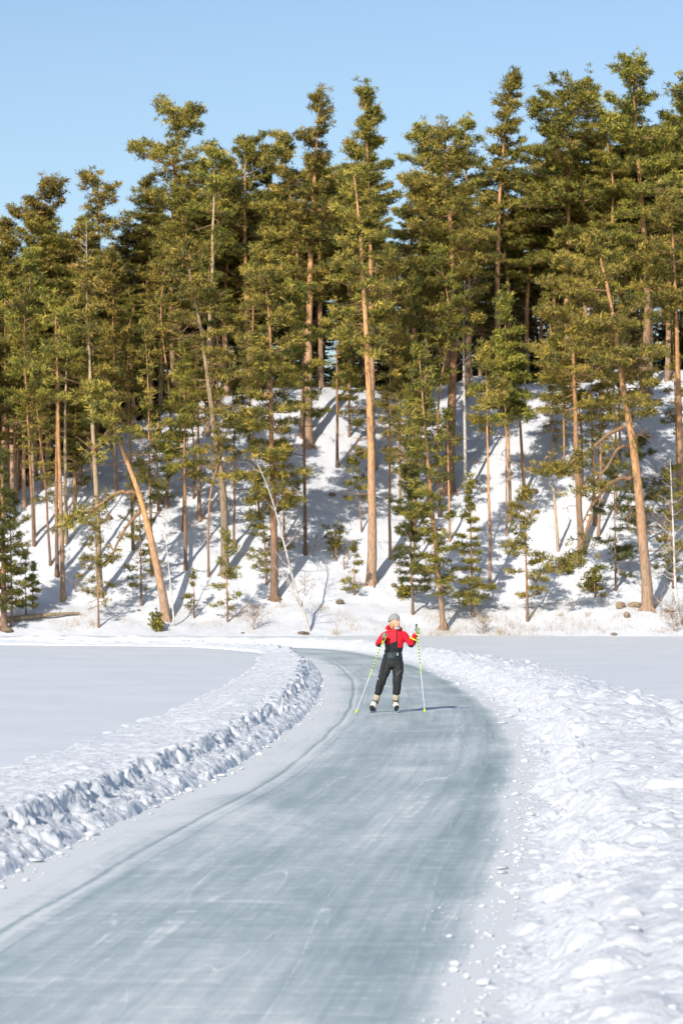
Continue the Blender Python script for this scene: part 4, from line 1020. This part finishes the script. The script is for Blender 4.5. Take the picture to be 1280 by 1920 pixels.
# feet
def foot(kn, an, toe, heel, lab):
    kn, an, toe, heel = map(Vector, (kn, an, toe, heel))
    up_ = (kn-an).normalized(); top = an+up_*.150
    skin('gaiter', [[(*top, .052), (*(an+up_*.075), .055), (*(an-up_*.02), .046)]], M_gait, pr, 1, fat=1.25)
    b = skin('boot', [[(*(an+up_*.03), .047), (*(an-up_*.03), .050), (*((toe+heel)/2+Vector((0, 0, .03))), .048), (*(toe*.75+heel*.25), .042)], [(*(an-up_*.03), .050), (*heel, .040)]], M_boot, pr, 2, fat=1.35)
    skin('toe_cap', [[(*(toe*.80+heel*.20), .047), (*toe, .042), (*(toe+(toe-heel).normalized()*.02), .024)]], M_rub, b, 2, fat=1.15)
    for k in (.02, -.022):
        c = an+up_*k; ring = [(c.x+math.cos(a)*.052, c.y+math.sin(a)*.052, c.z+.008*math.sin(a)) for a in np.linspace(0, 2*math.pi, 17)]
        v, f = tube(ring, [.009]*17, 5); link('strap', mesh_np('strap', v, f, M_rub, True), b)
    d = (toe-heel); d.z = 0; d.normalize(); sd = Vector((-d.y, d.x, 0)); z0 = heel.z-.04
    a0, a1 = heel-d*.06, toe+d*.12
    tilt = Vector(((toe.x+heel.x)/2-an.x, 0, 0))*.1
    V = []
    for p, zt, zb in ((a0, z0+.012, .0), ((a0*3+a1)/4, z0+.02, 0.), ((a0+a1)/2, z0+.02, 0.), (a1*.9+a0*.1, z0+.012, 0.), (a1, z0-.005, .012)):
        for s_ in (-1, 1):
            V.append((p.x+sd.x*.004*s_, p.y+sd.y*.004*s_, zt)); V.append((p.x+sd.x*.002*s_+tilt.x, p.y+sd.y*.002*s_, zb))
    Fq = []
    for k in range(4):
        q = k*4; Fq += [(q, q+1, q+5, q+4), (q+2, q+6, q+7, q+3), (q, q+4, q+6, q+2), (q+1, q+3, q+7, q+5)]
    Fq += [(0, 2, 3, 1), (16, 17, 19, 18)]
    link('skate_blade', mesh_np('skate_blade', V, Fq, M_steel), b)
    v, f = tube([heel+Vector((0, 0, -.038)), (toe+heel)/2+Vector((0, 0, -.042)), toe+Vector((0, 0, -.036))], [.024, .022, .026], 6); link('sole', mesh_np('sole', v, f, M_rub, True), b)
foot(kL, aL, (-.385, -.135, .088), (-.322, .055, .095), 'L'); foot(kR, aR, (.060, -.155, .088), (.035, .065, .095), 'R')
# gloved hands closed round the grips
def hand(h, ax, palm_dir, side):
    """h: point on the grip axis; ax: grip axis up; palm_dir: from the grip towards the palm"""
    h, ax, pd = Vector(h), Vector(ax).normalized(), Vector(palm_dir).normalized(); fd = ax.cross(pd).normalized()*side
    pc = h+pd*.036
    wr = pc-fd*.012+pd*.03-ax*.05
    ch = [[(*pc, .026), (*(pc+pd*.014-ax*.035), .028), (*wr, .030)]]
    for k, (o_, l_) in enumerate(((.034, .92), (.012, 1.0), (-.011, .95), (-.032, .78))):
        q0 = pc+ax*o_; q1 = h+ax*o_+fd*.034*l_+pd*.012; q2 = h+ax*o_+fd*.022*l_-pd*.026; q3 = h+ax*(o_-.002)-fd*.014-pd*.030*l_
        ch.append([(*pc, .026), (*q0, .0125), (*q1, .0115), (*q2, .0105), (*q3, .009)])
    t0 = pc-fd*.018+ax*.012; ch.append([(*pc, .026), (*t0, .014), (*(h-fd*.034+ax*.030), .012), (*(h-fd*.016-pd*.024+ax*.040), .010)])
    return skin('glove', ch, M_glove, pr, 1, fat=1.5)
tipL, topL = Vector((-.675, -.80, 0)), Vector((-.135, -.225, 1.415)); tipR, topR = Vector((.545, -.60, 0)), Vector((.405, -.195, 1.57))
axL, axR = (topL-tipL).normalized(), (topR-tipR).normalized()
hand(topL-axL*.06, axL, (-.1, .75, -.1), 1); hand(topR-axR*.12, axR, (.35, .7, 0), -1)
ab = [(.360+math.cos(a)*.066, -.10+math.sin(a)*.062, 1.30-.030*math.cos(a)) for a in np.linspace(0, 2*math.pi, 21)]
v_, f_ = tube(ab, [.013]*21, 6); link('armband', mesh_np('armband', v_, f_, M_yel, True), pr)
def pole(tip, top, label):
    r = bpy.data.objects.new('ski_pole', None); COL.objects.link(r); r.location = (PX_+tip.x, PD+tip.y, 0); tag(r, label, 'ski pole', 'ski poles held by the skater')
    d = top-tip; P_ = lambda f: np.array(d*f)
    def seg_(nm, f0, f1, r0, r1, m, par=r):
        v, f = tube([P_(f0), P_((f0+f1)/2), P_(f1)], [r0, (r0+r1)/2, r1], 8); return link(nm, mesh_np(nm, v, f, m, True), par)
    seg_('shaft', .04, .44, .0045, .0058, M_white); up_ = seg_('upper_shaft', .44, .91, .0075, .0085, M_lime)
    for k in range(9): seg_('print_mark', .56+k*.037, .573+k*.037, 0.0092, .0092, M_black, up_)
    seg_('grip', .905, 1.0, .015, .017, M_rub); seg_('tip', 0, .045, .002, .006, M_steel)
    v, f = tube([P_(.018), P_(.026), P_(.05), P_(.062)], [.008, .021, .018, .008], 10); link('basket', mesh_np('basket', v, f, M_lime, True), r)
    st = [P_(.985), P_(.96)+[.02, -.03, 0], P_(.90)+[.03, -.035, 0], P_(.86)+[.012, -.02, 0], P_(.90)]
    v, f = tube(st, [.006]*5, 5); link('wrist_strap', mesh_np('wrist_strap', v, f, M_lime, True), r)
pole(tipL, topL, 'lime and white ski pole slanting down to the left from the skater\'s lowered hand')
pole(tipR, topR, 'lime and white ski pole held upright in the skater\'s raised hand, right of the body')
